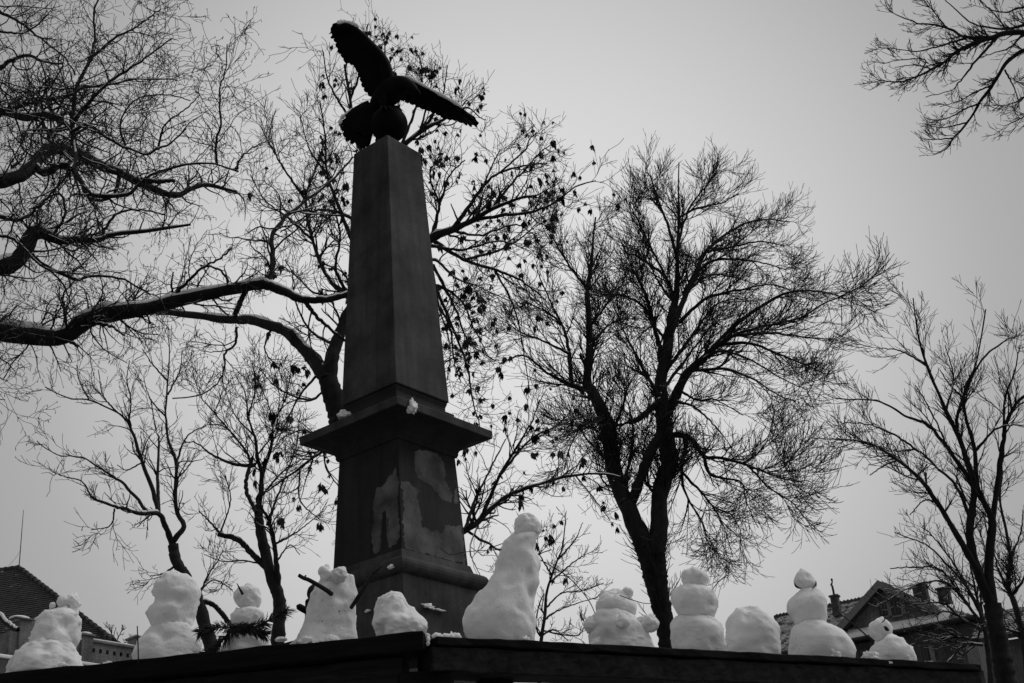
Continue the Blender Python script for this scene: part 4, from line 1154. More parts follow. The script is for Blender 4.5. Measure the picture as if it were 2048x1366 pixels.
# -- forked tree right of the obelisk
ash_limbs = [
    ([(1338, 1340), (1333, 1280), (1328, 1235), (1318, 1195), (1309, 1151), (1303, 1115)], [32, 34, 37, 42, 50, 58], 0),
    ([(1302, 1128), (1280, 1080), (1260, 1030), (1240, 985), (1225, 940), (1215, 880), (1202, 830), (1180, 785), (1168, 768), (1172, 705), (1172, 641), (1168, 569), (1177, 518), (1181, 467), (1185, 420)], [38, 38, 36, 34, 31, 27, 23, 19, 15, 12, 8, 5, 3], 0),
    ([(1164, 781), (1130, 768), (1087, 747), (1036, 709), (985, 726)], 12, 2.5), ([(1135, 770), (1130, 705), (1117, 649), (1087, 620), (1045, 598)], 10, 2.5), ([(1168, 740), (1152, 705)], 7, 5),
    ([(1305, 1128), (1318, 1060), (1318, 1000), (1330, 950), (1342, 920), (1332, 880), (1325, 832), (1321, 768), (1334, 705), (1342, 641), (1355, 577), (1357, 492), (1359, 407), (1361, 305)], [38, 37, 36, 37, 34, 32, 28, 24, 19, 14, 8, 4.5, 2], 0),
    ([(1321, 720), (1317, 683), (1300, 632), (1274, 598), (1236, 581), (1198, 581)], 12, 3), ([(1306, 640), (1291, 586), (1266, 535), (1236, 518)], 8, 2.5),
    ([(1326, 840), (1351, 798), (1376, 747), (1406, 722), (1440, 688), (1478, 649), (1525, 615), (1576, 586), (1622, 573), (1682, 577), (1724, 590)], 22, 2.5),
    ([(1440, 688), (1491, 662), (1555, 645), (1618, 632), (1682, 598), (1737, 573), (1775, 552)], 8, 1.8),
    ([(1340, 670), (1368, 598), (1397, 535), (1419, 492), (1457, 458), (1512, 429), (1554, 424), (1601, 429)], 14, 2.2), ([(1397, 535), (1440, 509), (1504, 509), (1555, 518), (1593, 530)], 7, 2),
    ([(1357, 490), (1365, 450), (1385, 399), (1427, 344), (1448, 322)], 7, 2), ([(1355, 500), (1334, 429), (1312, 373), (1300, 335), (1290, 325)], 7, 2), ([(1350, 590), (1330, 545), (1274, 501), (1249, 492), (1232, 450)], 8, 2), ([(1340, 560), (1300, 480), (1270, 420), (1253, 385)], 6, 2),
    ([(1376, 747), (1406, 739), (1470, 739), (1525, 760), (1576, 790), (1614, 802)], 9, 2), ([(1440, 688), (1512, 683), (1576, 705), (1639, 730), (1678, 747)], 8, 2), ([(1460, 668), (1555, 662), (1640, 671), (1703, 675)], 7, 2), ([(1400, 725), (1450, 700), (1520, 720), (1590, 760), (1640, 780)], 7, 2),
    ([(1359, 420), (1400, 400), (1450, 390), (1490, 370)], 5, 2), ([(1420, 492), (1480, 480), (1540, 470), (1590, 480)], 6, 2), ([(1360, 640), (1420, 590), (1500, 570), (1560, 560), (1610, 575)], 8, 2),
    ([(1334, 870), (1371, 870), (1397, 888), (1415, 913), (1459, 917), (1514, 932), (1551, 946), (1606, 961), (1639, 961)], 14, 2), ([(1415, 913), (1426, 946), (1459, 957), (1496, 965), (1507, 1005), (1532, 1056)], 8, 1.8), ([(1514, 932), (1551, 972), (1606, 1005), (1631, 1034)], 5, 1.8), ([(1551, 946), (1587, 935), (1613, 902)], 4, 1.8), ([(1497, 928), (1540, 900), (1560, 860)], 4, 1.8),
    ([(1371, 870), (1375, 899), (1368, 928), (1368, 965), (1382, 1001), (1404, 1034), (1423, 1075), (1452, 1118)], 11, 1.8), ([(1369, 946), (1408, 983), (1434, 1012), (1478, 1034), (1500, 1078)], 6, 1.8), ([(1434, 1012), (1459, 1056), (1478, 1115)], 4, 1.6), ([(1382, 1001), (1371, 1042), (1360, 1071)], 4, 1.6),
    ([(1258, 1010), (1276, 965), (1298, 910), (1324, 862)], 20, 22), ([(1255, 845), (1276, 837), (1313, 807), (1326, 790)], 10, 14),
    ([(1340, 800), (1386, 811), (1423, 837), (1452, 866), (1474, 895)], 7, 1.8), ([(1360, 780), (1400, 800), (1440, 800), (1500, 830)], 6, 1.8),
    ([(1225, 940), (1190, 900), (1160, 870), (1140, 830)], 7, 2), ([(1240, 985), (1200, 960), (1180, 900)], 6, 2), ([(1172, 650), (1210, 600), (1240, 560), (1250, 530)], 7, 2), ([(1172, 690), (1220, 640), (1270, 630)], 7, 2), ([(1168, 569), (1130, 520), (1100, 470), (1085, 440)], 6, 2), ([(1130, 705), (1080, 680), (1030, 660), (1000, 640)], 6, 2), ([(1117, 649), (1080, 570), (1060, 520)], 5, 2),
    ([(1322, 800), (1292, 750), (1266, 700), (1245, 660), (1235, 630)], 9, 2), ([(1332, 740), (1372, 690), (1408, 640), (1445, 600), (1490, 590)], 9, 2), ([(1338, 690), (1310, 650), (1285, 660), (1262, 690)], 7, 2), ([(1345, 640), (1385, 570), (1430, 540), (1480, 545), (1530, 560)], 8, 2), ([(1325, 780), (1360, 735), (1395, 690), (1440, 640), (1500, 620)], 8, 2), ([(1352, 600), (1320, 560), (1300, 520), (1290, 470)], 7, 2), ([(1240, 985), (1260, 900), (1262, 850), (1250, 800), (1225, 760)], 7, 2), ([(1318, 1000), (1290, 960), (1285, 900), (1300, 850)], 7, 2), ([(1215, 880), (1240, 820), (1255, 770), (1275, 740)], 6, 2),
    ([(1276, 837), (1230, 850), (1190, 840), (1160, 850)], 6, 2), ([(1298, 910), (1260, 900), (1240, 870)], 5, 2), ([(1205, 840), (1160, 850), (1130, 900), (1120, 940)], 5, 2),
]
ash_limbs = [([((1330 + (x - 1330) * (0.92 if x > 1330 else 0.96)), (760 + (y - 760) * 0.955 if y < 760 else y)) for x, y in p_], a_, b_) for p_, a_, b_ in ash_limbs]
ash_lv = [
    dict(n=720, px=(55, 130), ang=(20, 45), S=9, jit=0.08, up=0.035, tmin=0.15, rk=0.5, rpx=3.6, rtip=0.4, K=5, fade=0.4),
    dict(n=6600, px=(30, 86), ang=(22, 48), S=8, jit=0.03, up=0.06, tmin=0.12, rk=0.6, rpx=2.4, rtip=0.6, K=4, fade=0.35),
    dict(n=11800, px=(12, 40), ang=(25, 50), S=6, jit=0.025, up=0.10, tmin=0.2, rk=0.7, rpx=1.6, rtip=0.7, K=3, fade=0.2),
]
def lvl(base, ns, scale=1.0, **kw):
    out = []
    for b_, n_ in zip(base, ns):
        d_ = dict(b_); d_['n'] = n_; d_['px'] = (b_['px'][0] * scale, b_['px'][1] * scale); d_.update(kw); out.append(d_)
    return out
tree('forked_tree', 'tall bare tree with a forked trunk right of the obelisk and a wide feathery crown', 18.0, ash_limbs, lvl(ash_lv, (760, 7800, 13500), 0.95), M['bark_ash'], spread=1.6, seed=23, snow=0.35, snow_lv=1)

# -- tree at the right edge
right_limbs = [
    ([(2026, 1460), (2013, 1366), (2001, 1298), (1984, 1209)], 46, 34),
    ([(1986, 1215), (1954, 1138), (1939, 1062), (1948, 973), (1919, 879), (1895, 826), (1854, 731), (1836, 666), (1827, 595)], 24, 2.5),
    ([(1985, 1215), (1978, 1127), (1984, 1050), (1978, 1020), (1954, 973), (1951, 902), (1931, 832), (1931, 778), (1954, 719), (1972, 619)], 22, 2.5),
    ([(1960, 1150), (1919, 1079), (1877, 1009), (1836, 955), (1795, 920), (1736, 885), (1677, 879), (1624, 876)], 15, 2),
    ([(1939, 1032), (1913, 973), (1877, 938), (1836, 902), (1795, 902)], 8, 2.5), ([(1945, 967), (1895, 896), (1854, 849), (1812, 832), (1759, 802), (1706, 799), (1665, 796)], 9, 2),
    ([(1984, 1050), (2001, 926), (2007, 879), (2013, 843), (2037, 802), (2070, 780)], 13, 5), ([(1913, 867), (1919, 814), (1960, 725), (2007, 684), (2037, 672)], 8, 2), ([(1892, 820), (1907, 755), (1890, 690)], 5, 2), ([(1854, 731), (1801, 702), (1753, 696)], 5, 1.8),
    ([(1951, 902), (1990, 860), (2030, 850), (2060, 855)], 6, 2), ([(2007, 879), (2010, 800), (2030, 740), (2040, 690)], 6, 2), ([(1931, 800), (1900, 770), (1880, 740)], 5, 2), ([(1877, 1009), (1850, 1000), (1820, 1030)], 5, 2), ([(1795, 920), (1770, 930), (1740, 950)], 4, 2),
    ([(1895, 896), (1880, 860), (1850, 800), (1830, 770)], 5, 2), ([(1836, 902), (1790, 870), (1740, 850), (1690, 845)], 5, 2),
]
tree('slender_tree', 'slender bare tree with steep forked stems at the right edge', 14.0, right_limbs, lvl(ash_lv, (150, 850, 1700), 0.85), M['bark_ash'], spread=1.2, seed=24, snow=0.45, snow_lv=1)
edge_limbs = [
    ([(2060, 1400), (2052, 1320), (2044, 1268), (2030, 1210), (2016, 1174), (2018, 1150), (2021, 1120), (2012, 1060), (2000, 1000), (2005, 940)], 15, 3),
    ([(2024, 1190), (2037, 1174), (2050, 1150), (2062, 1110)], 8, 3), ([(2016, 1174), (2000, 1147), (1990, 1115), (1985, 1070)], 7, 2), ([(2044, 1268), (2000, 1255), (1970, 1248)], 6, 3), ([(2018, 1120), (2040, 1070), (2046, 1020)], 5, 2),
]
tree('edge_tree', 'thin bare tree with a snowy fork cut by the right frame edge', 16.0, edge_limbs, lvl(ash_lv, (60, 260, 450), 0.7, jit=0.2), M['bark_far'], spread=0.8, seed=25, snow=0.6)

# -- tangled bush in front of the house on the right
bush_limbs = [
    ([(1985, 1400), (1978, 1320), (1972, 1270), (1968, 1250)], 12, 9),
    ([(1970, 1262), (1950, 1200), (1905, 1140), (1860, 1095), (1830, 1080), (1790, 1065)], 7, 2), ([(1970, 1258), (1925, 1195), (1880, 1140), (1830, 1135), (1780, 1137)], 7, 2), ([(1965, 1262), (1920, 1235), (1890, 1208), (1855, 1207), (1825, 1210)], 6, 2), ([(1968, 1250), (1948, 1170), (1935, 1090), (1920, 1030)], 6, 2),
    ([(1968, 1240), (1915, 1140), (1880, 1090), (1845, 1050)], 6, 2), ([(1965, 1260), (1900, 1225), (1870, 1226), (1840, 1220)], 5, 2), ([(1960, 1280), (1910, 1275), (1860, 1280), (1820, 1290)], 6, 2), ([(1965, 1290), (1930, 1290), (1900, 1320), (1885, 1340)], 6, 3), ([(1960, 1260), (1950, 1290), (1925, 1310)], 5, 2),
    ([(1968, 1250), (1900, 1170), (1850, 1165), (1810, 1180), (1775, 1200)], 6, 1.8), ([(1968, 1250), (1960, 1170), (1970, 1110), (1960, 1060)], 5, 2),
]
tree('tangled_bush', 'tangled snowy bush of thin stems in front of the gabled house', 24.0, bush_limbs, lvl(ash_lv, (130, 480, 700), 0.7, jit=0.18), M['bark_far'], spread=1.0, seed=26, snow=0.6, cat='bush', snow_lv=2)

# -- two trees at the lower left
la_limbs = [
    ([(440, 1350), (428, 1300), (415, 1262), (397, 1200), (372, 1155), (352, 1120), (346, 1090)], 30, 21),
    ([(346, 1092), (331, 1056), (316, 1027), (277, 1027), (244, 1017), (219, 1012), (176, 995)], 14, 5), ([(176, 996), (157, 964), (123, 954), (94, 944)], 4, 1.8),
    ([(316, 1029), (302, 978), (282, 925), (268, 882), (253, 848), (229, 824), (171, 800), (123, 795), (79, 775)], 10, 2), ([(292, 1024), (244, 969), (205, 944), (157, 915), (108, 911), (62, 882)], 7, 1.8), ([(316, 1025), (314, 954), (316, 882), (311, 860), (300, 800)], 8, 2),
    ([(348, 1082), (369, 1051), (352, 1017), (352, 930), (335, 872), (331, 833), (335, 761), (338, 712), (335, 655)], 12, 2), ([(352, 930), (369, 882), (389, 862), (413, 853)], 5, 1.8), ([(253, 848), (258, 804), (250, 760), (255, 720)], 4, 1.8), ([(333, 761), (302, 727), (282, 698)], 4, 1.8), ([(224, 1017), (215, 1051), (176, 1060)], 4, 1.8), ([(350, 1132), (326, 1147), (297, 1152)], 5, 2), ([(171, 800), (150, 760), (145, 730)], 3, 1.6), ([(229, 824), (200, 790), (190, 740)], 4, 1.6), ([(335, 790), (360, 740), (365, 700)], 4, 1.6), ([(331, 833), (300, 800), (285, 760)], 4, 1.6),
    ([(400, 1204), (420, 1205), (440, 1218), (458, 1240), (480, 1262)], 10, 10), ([(400, 1200), (405, 1180), (420, 1150), (440, 1120), (450, 1100)], 5, 2), ([(395, 1190), (430, 1160), (470, 1180)], 5, 2), ([(282, 925), (250, 940), (230, 930)], 3, 1.6), ([(352, 960), (380, 930), (395, 900)], 4, 1.6),
]
crook2 = dict(jit=0.17)
la_limbs = [([(350 + (x - 350) * 0.96, y) for x, y in p_], a_, b_) for p_, a_, b_ in la_limbs]
tree('leaning_tree', 'bare leaning tree with two crooked forks behind the dome shaped snow figure', 20.0, la_limbs, lvl(ash_lv, (110, 460, 700), 0.72, **crook2), M['bark_far'], spread=1.2, seed=27, snow=0.5)
lb_limbs = [
    ([(552, 1340), (555, 1290), (558, 1244), (558, 1196), (543, 1157), (529, 1099), (519, 1051), (517, 1012)], 30, 17),
    ([(517, 1015), (524, 954), (514, 911), (509, 872), (495, 833), (490, 785), (471, 751)], 11, 1.8), ([(557, 1190), (553, 1123), (546, 1075), (538, 1041), (520, 1010)], 13, 5), ([(548, 1089), (592, 1065), (640, 1027)], 5, 1.8),
    ([(535, 1138), (505, 1109), (476, 1080), (437, 1068)], 13, 10), ([(440, 1067), (422, 1046), (398, 1022)], 5, 2.5), ([(440, 1068), (461, 1002), (450, 950)], 4, 1.8), ([(512, 930), (471, 930), (427, 911), (393, 886), (369, 886)], 8, 2), ([(500, 925), (495, 906), (461, 862), (422, 819), (398, 785), (385, 740)], 6, 1.8), ([(524, 954), (543, 891), (543, 833), (524, 775)], 7, 1.8), ([(505, 915), (492, 973), (512, 1025)], 8, 8), ([(534, 1050), (560, 980), (590, 900), (600, 830)], 6, 1.8), ([(522, 1128), (485, 1121), (447, 1123), (408, 1109)], 4, 1.6), ([(509, 872), (470, 830), (450, 780)], 4, 1.6), ([(543, 850), (570, 800), (580, 750)], 4, 1.6), ([(495, 833), (510, 780), (505, 720)], 4, 1.6), ([(524, 990), (570, 940), (620, 910)], 5, 1.8), ([(514, 911), (550, 860), (560, 790)], 4, 1.6), ([(553, 1123), (580, 1090), (600, 1110)], 4, 1.6), ([(461, 862), (440, 850), (410, 850)], 4, 1.6),
]
tree('bushy_tree', 'dense bare tree with a cut off side branch behind the fir scarf snowman', 18.0, lb_limbs, lvl(ash_lv, (150, 640, 950), 0.75, **crook2), M['bark_far'], spread=1.2, seed=28, snow=0.5)
sap_limbs = [
    ([(1078, 1330), (1082, 1284), (1090, 1228), (1093, 1187), (1104, 1150), (1115, 1120), (1125, 1094), (1131, 1040)], 8, 2),
    ([(1090, 1238), (1115, 1222), (1155, 1206), (1195, 1195)], 4, 1.6), ([(1094, 1214), (1123, 1187), (1163, 1182), (1208, 1166)], 4, 1.6), ([(1083, 1275), (1072, 1254), (1077, 1214), (1088, 1187)], 4, 2), ([(1085, 1270), (1109, 1260), (1136, 1281)], 4, 2), ([(1088, 1262), (1130, 1270), (1158, 1270), (1170, 1245)], 4, 1.6), ([(1104, 1150), (1080, 1110), (1075, 1080)], 4, 1.6), ([(1115, 1120), (1150, 1080), (1165, 1045)], 4, 1.6), ([(1100, 1165), (1140, 1130), (1170, 1110)], 4, 1.6),
]
tree('sapling', 'small bare sapling right behind the tallest snow figure', 17.0, sap_limbs, lvl(ash_lv, (45, 170, 300), 0.5, **crook2), M['bark_far'], spread=0.6, seed=29, snow=0.5)

# -- branches hanging in from the upper right, trunk outside the frame
ur_limbs = [
    ([(2520, 1300), (2500, 900), (2440, 500), (2350, 250), (2240, 130), (2140, 80), (2048, 65), (2004, 68), (1986, 75), (1953, 84), (1911, 105), (1892, 122), (1864, 138), (1836, 152), (1798, 164), (1752, 159)], [70, 55, 40, 26, 16, 11.5, 10.5, 9, 7, 6, 5, 4, 3, 1.6], 0),
    ([(1986, 75), (1934, 75), (1906, 61), (1873, 50), (1840, 47), (1812, 37), (1782, 23), (1770, 5)], 7, 1.6), ([(1934, 75), (1906, 84), (1873, 94), (1831, 103), (1798, 98), (1756, 94)], 5, 1.6), ([(1993, 75), (1976, 94), (1948, 126), (1930, 150), (1915, 169), (1899, 183), (1852, 194)], 7, 1.6),
    ([(2240, 130), (2140, 90), (2060, 98), (2028, 112), (2004, 138), (1986, 169), (1962, 201), (1948, 225), (1925, 258), (1906, 276), (1892, 297), (1866, 309)], [16, 11, 8, 7, 6, 5, 4, 3, 1.6], 0),
    ([(1958, 208), (1930, 218), (1901, 234), (1873, 241), (1848, 234)], 4, 1.5), ([(1983, 171), (1948, 185), (1925, 199), (1880, 214)], 4, 1.5), ([(1906, 276), (1873, 279), (1840, 280)], 3.5, 1.4), ([(1934, 245), (1887, 255), (1852, 250)], 3.5, 1.4),
    ([(2240, 110), (2100, 55), (2048, 51), (2016, 58), (1969, 54), (1941, 44), (1911, 19), (1887, -5)], 9, 1.8), ([(1894, 56), (1873, 30), (1850, -5)], 4, 1.6), ([(2240, 140), (2110, 160), (2060, 185), (2030, 205), (2000, 213)], 8, 1.6), ([(2150, 150), (2080, 210), (2045, 235), (2008, 252)], 6, 1.6), ([(2150, 60), (2060, 15), (2010, 25), (1975, 15), (1950, -10)], 6, 1.8), ([(2016, 62), (1990, 30), (1960, 0)], 4, 1.6), ([(2048, 66), (2020, 95), (1990, 105), (1960, 115)], 5, 1.6), ([(1836, 152), (1850, 120), (1800, 120), (1765, 128)], 3, 1.4), ([(1864, 138), (1830, 130), (1790, 135)], 3, 1.4), ([(2010, 140), (2030, 180), (2040, 220)], 4, 1.6),
]
tree('drooping_tree', 'bare drooping branches hanging in at the upper right corner', 8.5, ur_limbs, lvl(ash_lv, (190, 850, 1400), 0.5), M['bark_ash'], spread=0.5, seed=30, snow=0.0)

# ------------------------------------------------------------------ houses
def solve_dir(px0, px1, Y0):
    """horizontal direction of a level line through P(px0, Y0) that passes through px1"""
    a = P(px0[0], px0[1], Y0); b = Pz(px1[0], px1[1], a[2])
    u = b - a; u[2] = 0; L = np.linalg.norm(u)
    return a, u / L, L

def tile_roof(name, corner_fn, rows, cols, inside, mat, parent, th=0.035):
    """overlapping tiles; corner_fn(s, t): s along eave 0..1, t up the slope 0..1; returns point, normal"""
    V, F = [], []
    rg = np.random.default_rng(3)
    for r in range(rows):
        for c in range(cols):
            off = 0.5 * (r % 2)
            s0, s1 = (c + off + 0.03) / cols, (c + off + 0.97) / cols
            t0, t1 = r / rows, min(1.0, (r + 1.25) / rows)
            if not inside((s0 + s1) / 2, (t0 + t1) / 2): continue
            s0 = max(0, s0); s1 = min(1, s1)
            if s1 - s0 < 0.2 / cols: continue
            k = len(V)
            j = rg.uniform(-.2, .2) * th
            for (s, t, hgt) in ((s0, t0, th + j), (s1, t0, th + j), (s1, t1, 0.002), (s0, t1, 0.002)):
                p, nn = corner_fn(s, t)
                V.append(p + nn * hgt)
            for (s, t) in ((s0, t0), (s1, t0)):
                p, nn = corner_fn(s, t); V.append(p + nn * (j * 0.5))
            F += [(k, k + 1, k + 2, k + 3), (k + 4, k + 5, k + 1, k)]
            F += [(k + 4, k, k + 3, k + 3)[:4]] if False else []
    return tag(obj(name, mesh_np(name, V, F, False), mat, parent), kind='stuff')

def box_px(name, p_o, u, v, x0, x1, y0, y1, d0, d1, mat, parent, plane_off=0.0, bev=0.0):
    """box whose front face covers photo x0..x1, y0..y1 on the vertical plane through p_o (+ plane_off along v)"""
    pp = p_o + v * plane_off
    xc, yc = (x0 + x1) / 2, (y0 + y1) / 2
    ul_, ur_ = Pplane(x0, yc, pp, v), Pplane(x1, yc, pp, v)
    zt, zb = Pplane(xc, y0, pp, v)[2], Pplane(xc, y1, pp, v)[2]
    a, b = np.dot(ul_ - p_o, u), np.dot(ur_ - p_o, u)
    bm = bmesh.new()
    frame_box(bm, p_o, u, v, ZT, min(a, b), max(a, b), plane_off + d0, plane_off + d1, zb - p_o[2], zt - p_o[2])
    if bev: bevel(bm, bev, 1)
    return obj(name, bm_mesh(name, bm), mat, parent), (min(a, b), max(a, b), zb - p_o[2], zt - p_o[2])

# gabled house at the right
HO, hu, _ = solve_dir((1706, 1277), (1884, 1243), 52.0)          # eave line, u runs to the nearer right end
hv = np.array([-hu[1], hu[0], 0]); hv = hv if hv[1] > 0 else -hv
hn = hv
def hU(x, y, off=0.0): return np.dot(Pplane(x, y, HO + hv * off, hv) - HO, hu)
def hW(x, y, off=0.0): return Pplane(x, y, HO + hv * off, hv)[2] - HO[2]
house = thing('gabled_house', 'dark old house with a gabled dormer and snowy tile roof at the right', 'house', (HO[0], HO[1], 0))
hp = lambda u_, v_, w_: HO + hu * u_ + hv * v_ + ZT * w_
u_left, u_right = hU(1500, 1320), hU(1948, 1231)
DV = 3.6                                                             # depth from eave to ridge
wr = hW(1630, 1220, DV)                                               # ridge height
u_rr = hU(1795, 1186, DV)                                             # hipped right end
bm = bmesh.new()
frame_box(bm, HO, hu, hv, ZT, u_left + .2, u_right - .2, 0.45, 2 * DV - 0.45, -HO[2], -0.12)
obj('wall', bm_mesh('wall', bm), M['plaster_dark'], house)
sl = math.hypot(DV, wr); nf = np.array(hv) * (-wr / sl) + ZT * (DV / sl)
bm = bmesh.new()
for v0, v1, w0, w1 in ((0, DV, 0, wr), (2 * DV, DV, 0, wr)):
    c = [hp(u_left, v0, w0), hp(u_right, v0, w0), hp(u_rr, v1, w1), hp(u_left, v1, w1)]
    lo = [p - ZT * 0.16 for p in c]
    hexa(bm, lo + c)
tv = [bm.verts.new(tuple(p)) for p in (hp(u_right, 0, 0), hp(u_right, 2 * DV, 0), hp(u_rr, DV, wr))]
bm.faces.new(tv)
obj('roof_deck', bm_mesh('roof_deck', bm), M['house_wood'], house)
def main_roof(s, t):
    return hp(u_left + (u_right - u_left) * s, DV * t, wr * t) + nf * 0.02, nf
tile_roof('roof_tiles', main_roof, 26, 70, lambda s, t: u_left + (u_right - u_left) * s < u_right + (u_rr - u_right) * t, M['tile_snowy'], house, 0.045)
# ridge caps, each a short half-round piece
for k in range(34):
    t0 = u_left + (u_rr - u_left) * k / 34; t1 = u_left + (u_rr - u_left) * (k + 1.08) / 34
    pts = np.array([hp(t0, DV, wr + 0.02), hp((t0 + t1) / 2, DV, wr + 0.035), hp(t1, DV, wr + 0.06)])
    V, F = tubes(pts[None], np.array([[0.10, 0.105, 0.12]]), 8)
    obj('ridge_tile', mesh_np('ridge_tile', V, F), M['tile_dark'], house)
# snow left lying on the lowest courses under the dormer
pts = []
sb = bmesh.new()
nseg = 60; ua, ub = hU(1690, 1280), hU(1900, 1240)
lowv, highv = [], []
for i in range(nseg + 1):
    q = ua + (ub - ua) * i / nseg
    h0 = 0.05 + 0.03 * noise.noise((q * 1.3, 0, 4)); tt = 0.33 + 0.10 * noise.fractal(Vector((q * 0.7, 3, 1)), 1, 2, 3)
    lowv.append(sb.verts.new(tuple(hp(q, -0.04, 0.03) + nf * (h0 + .03)))); highv.append(sb.verts.new(tuple(hp(q, DV * tt, wr * tt) + nf * 0.055)))
fr = [sb.verts.new(tuple(hp(ua + (ub - ua) * i / nseg, -0.05, -0.02 + 0.02 * noise.noise((i * .5, 1, 1))))) for i in range(nseg + 1)]
for i in range(nseg):
    sb.faces.new((lowv[i], lowv[i + 1], highv[i + 1], highv[i])); sb.faces.new((fr[i], fr[i + 1], lowv[i + 1], lowv[i]))
obj('roof_snow', bm_mesh('roof_snow', sb, True), M['snow_cap'], house)
V, F = tubes(np.array([hp(u_left, -0.08, -0.06), hp((u_left + u_right) / 2, -0.08, -0.07), hp(u_right, -0.08, -0.06)])[None], np.full((1, 3), 0.075), 8)
obj('gutter', mesh_np('gutter', V, F), M['metal'], house)
# dormer gable
dv = 0.55                                                            # gable wall set back from the eave
ua_, wa_ = hU(1765, 1168, dv), hW(1765, 1168, dv)
ul_, wl_ = hU(1683, 1260, dv), hW(1683, 1260, dv)
ur_ = 2 * ua_ - ul_
dor = thing('x', 'x', 'x'); bpy.data.objects.remove(dor)
bm = bmesh.new()
tri = [(ul_ + .5, wl_ - .1), (ur_ - .5, wl_ - .1), (ur_ - .5, wl_ + .5), (ua_, wa_ - .28), (ul_ + .5, wl_ + .5)]
fr_ = [bm.verts.new(tuple(hp(a, dv, b))) for a, b in tri]; bk_ = [bm.verts.new(tuple(hp(a, dv + 3.2, b))) for a, b in tri]
bm.faces.new(fr_); bm.faces.new(bk_[::-1])
for i in range(5):
    j = (i + 1) % 5; bm.faces.new((fr_[i], bk_[i], bk_[j], fr_[j]))
obj('dormer_wall', bm_mesh('dormer_wall', bm), M['plaster'], house)
for sgn, (ue, we) in ((-1, (ul_, wl_)), (1, (ur_, wl_))):
    bm = bmesh.new()
    c = [hp(ue, dv - .55, we), hp(ua_, dv - .55, wa_), hp(ua_, dv + 3.6, wa_), hp(ue, dv + 3.6, we)]
    hexa(bm, [p - ZT * 0.2 for p in c] + c)
    rr = obj('dormer_roof', bm_mesh('dormer_roof', bm), M['house_wood'], house)
    bm = bmesh.new()
    c = [hp(ue, dv - .60, we - .01), hp(ua_, dv - .60, wa_ - .01), hp(ua_, dv - .552, wa_ - .01), hp(ue, dv - .552, we - .01)]
    hexa(bm, [p - ZT * 0.26 for p in c] + [p + ZT * .05 for p in c])
    obj('rake_board', bm_mesh('rake_board', bm), M['shutter'], rr)
    nrm = np.cross(c[1] - c[0], hv); nrm = nrm / np.linalg.norm(nrm); nrm = nrm if nrm[2] > 0 else -nrm
    pa, pb = hp(ue, dv - .55, we), hp(ua_, dv - .55, wa_)
    tile_roof('dormer_tiles', lambda s, t: (pa + (pb - pa) * t + hv * 4.0 * s + nrm * 0.02, nrm), 16, 22, lambda s, t: True, M['tile_snowy'], rr, 0.045)
def window(x0, x1, y0, y1, off, parent, mull=True):
    f, (a, b, w0, w1) = box_px('window', HO, hu, hv, x0, x1, y0, y1, -0.06, 0.05, M['house_wood'], parent, off)
    bm = bmesh.new()
    frame_box(bm, HO, hu, hv, ZT, a + .05, b - .05, off - .075, off - .062, w0 + .05, w1 - .05)
    obj('pane', bm_mesh('pane', bm), M['glass'], f)
    bm = bmesh.new()
    frame_box(bm, HO, hu, hv, ZT, (a + b) / 2 - .02, (a + b) / 2 + .02, off - .10, off - .076, w0 + .05, w1 - .05)
    obj('glazing_bar', bm_mesh('glazing_bar', bm), M['house_wood'], f)
    bm = bmesh.new()
    frame_box(bm, HO, hu, hv, ZT, a - .06, b + .06, off - .14, off - .062, w0 - .06, w0 - .002)
    obj('sill', bm_mesh('sill', bm), M['shutter'], f)
    return f
window(1759, 1775, 1203, 1234, dv, house); window(1786, 1801, 1198, 1232, dv, house)
for x0, x1, y0, y1 in ((1775.6, 1782.5, 1202, 1233), (1801.6, 1811, 1197, 1229)):
    box_px('shutter', HO, hu, hv, x0, x1, y0, y1, -0.09, -0.03, M['shutter'], house, dv)
for x0, x1, y0, y1 in ((1722, 1738, 1296, 1340), (1846, 1860, 1292, 1335), (1905, 1918, 1290, 1330)):
    window(x0, x1, y0, y1, 0.45, house)
for x0, x1, y0, y1 in ((1862, 1871, 1291, 1334), (1936, 1962, 1280, 1345)):
    box_px('pale_board', HO, hu, hv, x0, x1, y0, y1, -0.09, -0.01, M['shutter'], house, 0.45)
# chimneys
def chimney(x0, x1, y0, y1, off, pipe=False):
    f, (a, b, w0, w1) = box_px('chimney', HO, hu, hv, x0, x1, y0, y1, 0, (x1 - x0) * 0.019, M['brick'], house, off)
    bm = bmesh.new(); d = (x1 - x0) * 0.019
    frame_box(bm, HO, hu, hv, ZT, a - .05, b + .05, off - .05, off + d + .05, w1 + .002, w1 + .09)
    bevel(bm, .02, 1)
    obj('chimney_cap', bm_mesh('chimney_cap', bm), M['brick'], f)
    return f
ch = chimney(1663, 1677.5, 1193, 1232, DV * 0.55)
q0 = hp(hU(1670, 1193, DV * .55 + .15), DV * .55 + .15, hW(1670, 1193, DV * .55 + .15))
kpx = mpp(q0)
def pipe_pts(pp): return [(x, y, q0[1], w) for x, y, w in pp]
tube_obj('flue_pipe', pipe_pts([(1668.5, 1193, 4.5), (1666.5, 1181, 4.5), (1664, 1171, 4.2)]), M['metal'], ch, 8, 10)
tube_obj('cowl', pipe_pts([(1662.5, 1171, 5), (1663.5, 1167, 3.5), (1664.5, 1163, 2.6), (1663.6, 1161, 4), (1663.4, 1158.5, 4.6), (1663.4, 1156.5, 1)]), M['metal'], ch, 8, 16)
chimney(1836, 1862, 1171, 1300, DV); chimney(1885, 1908, 1176, 1300, DV)

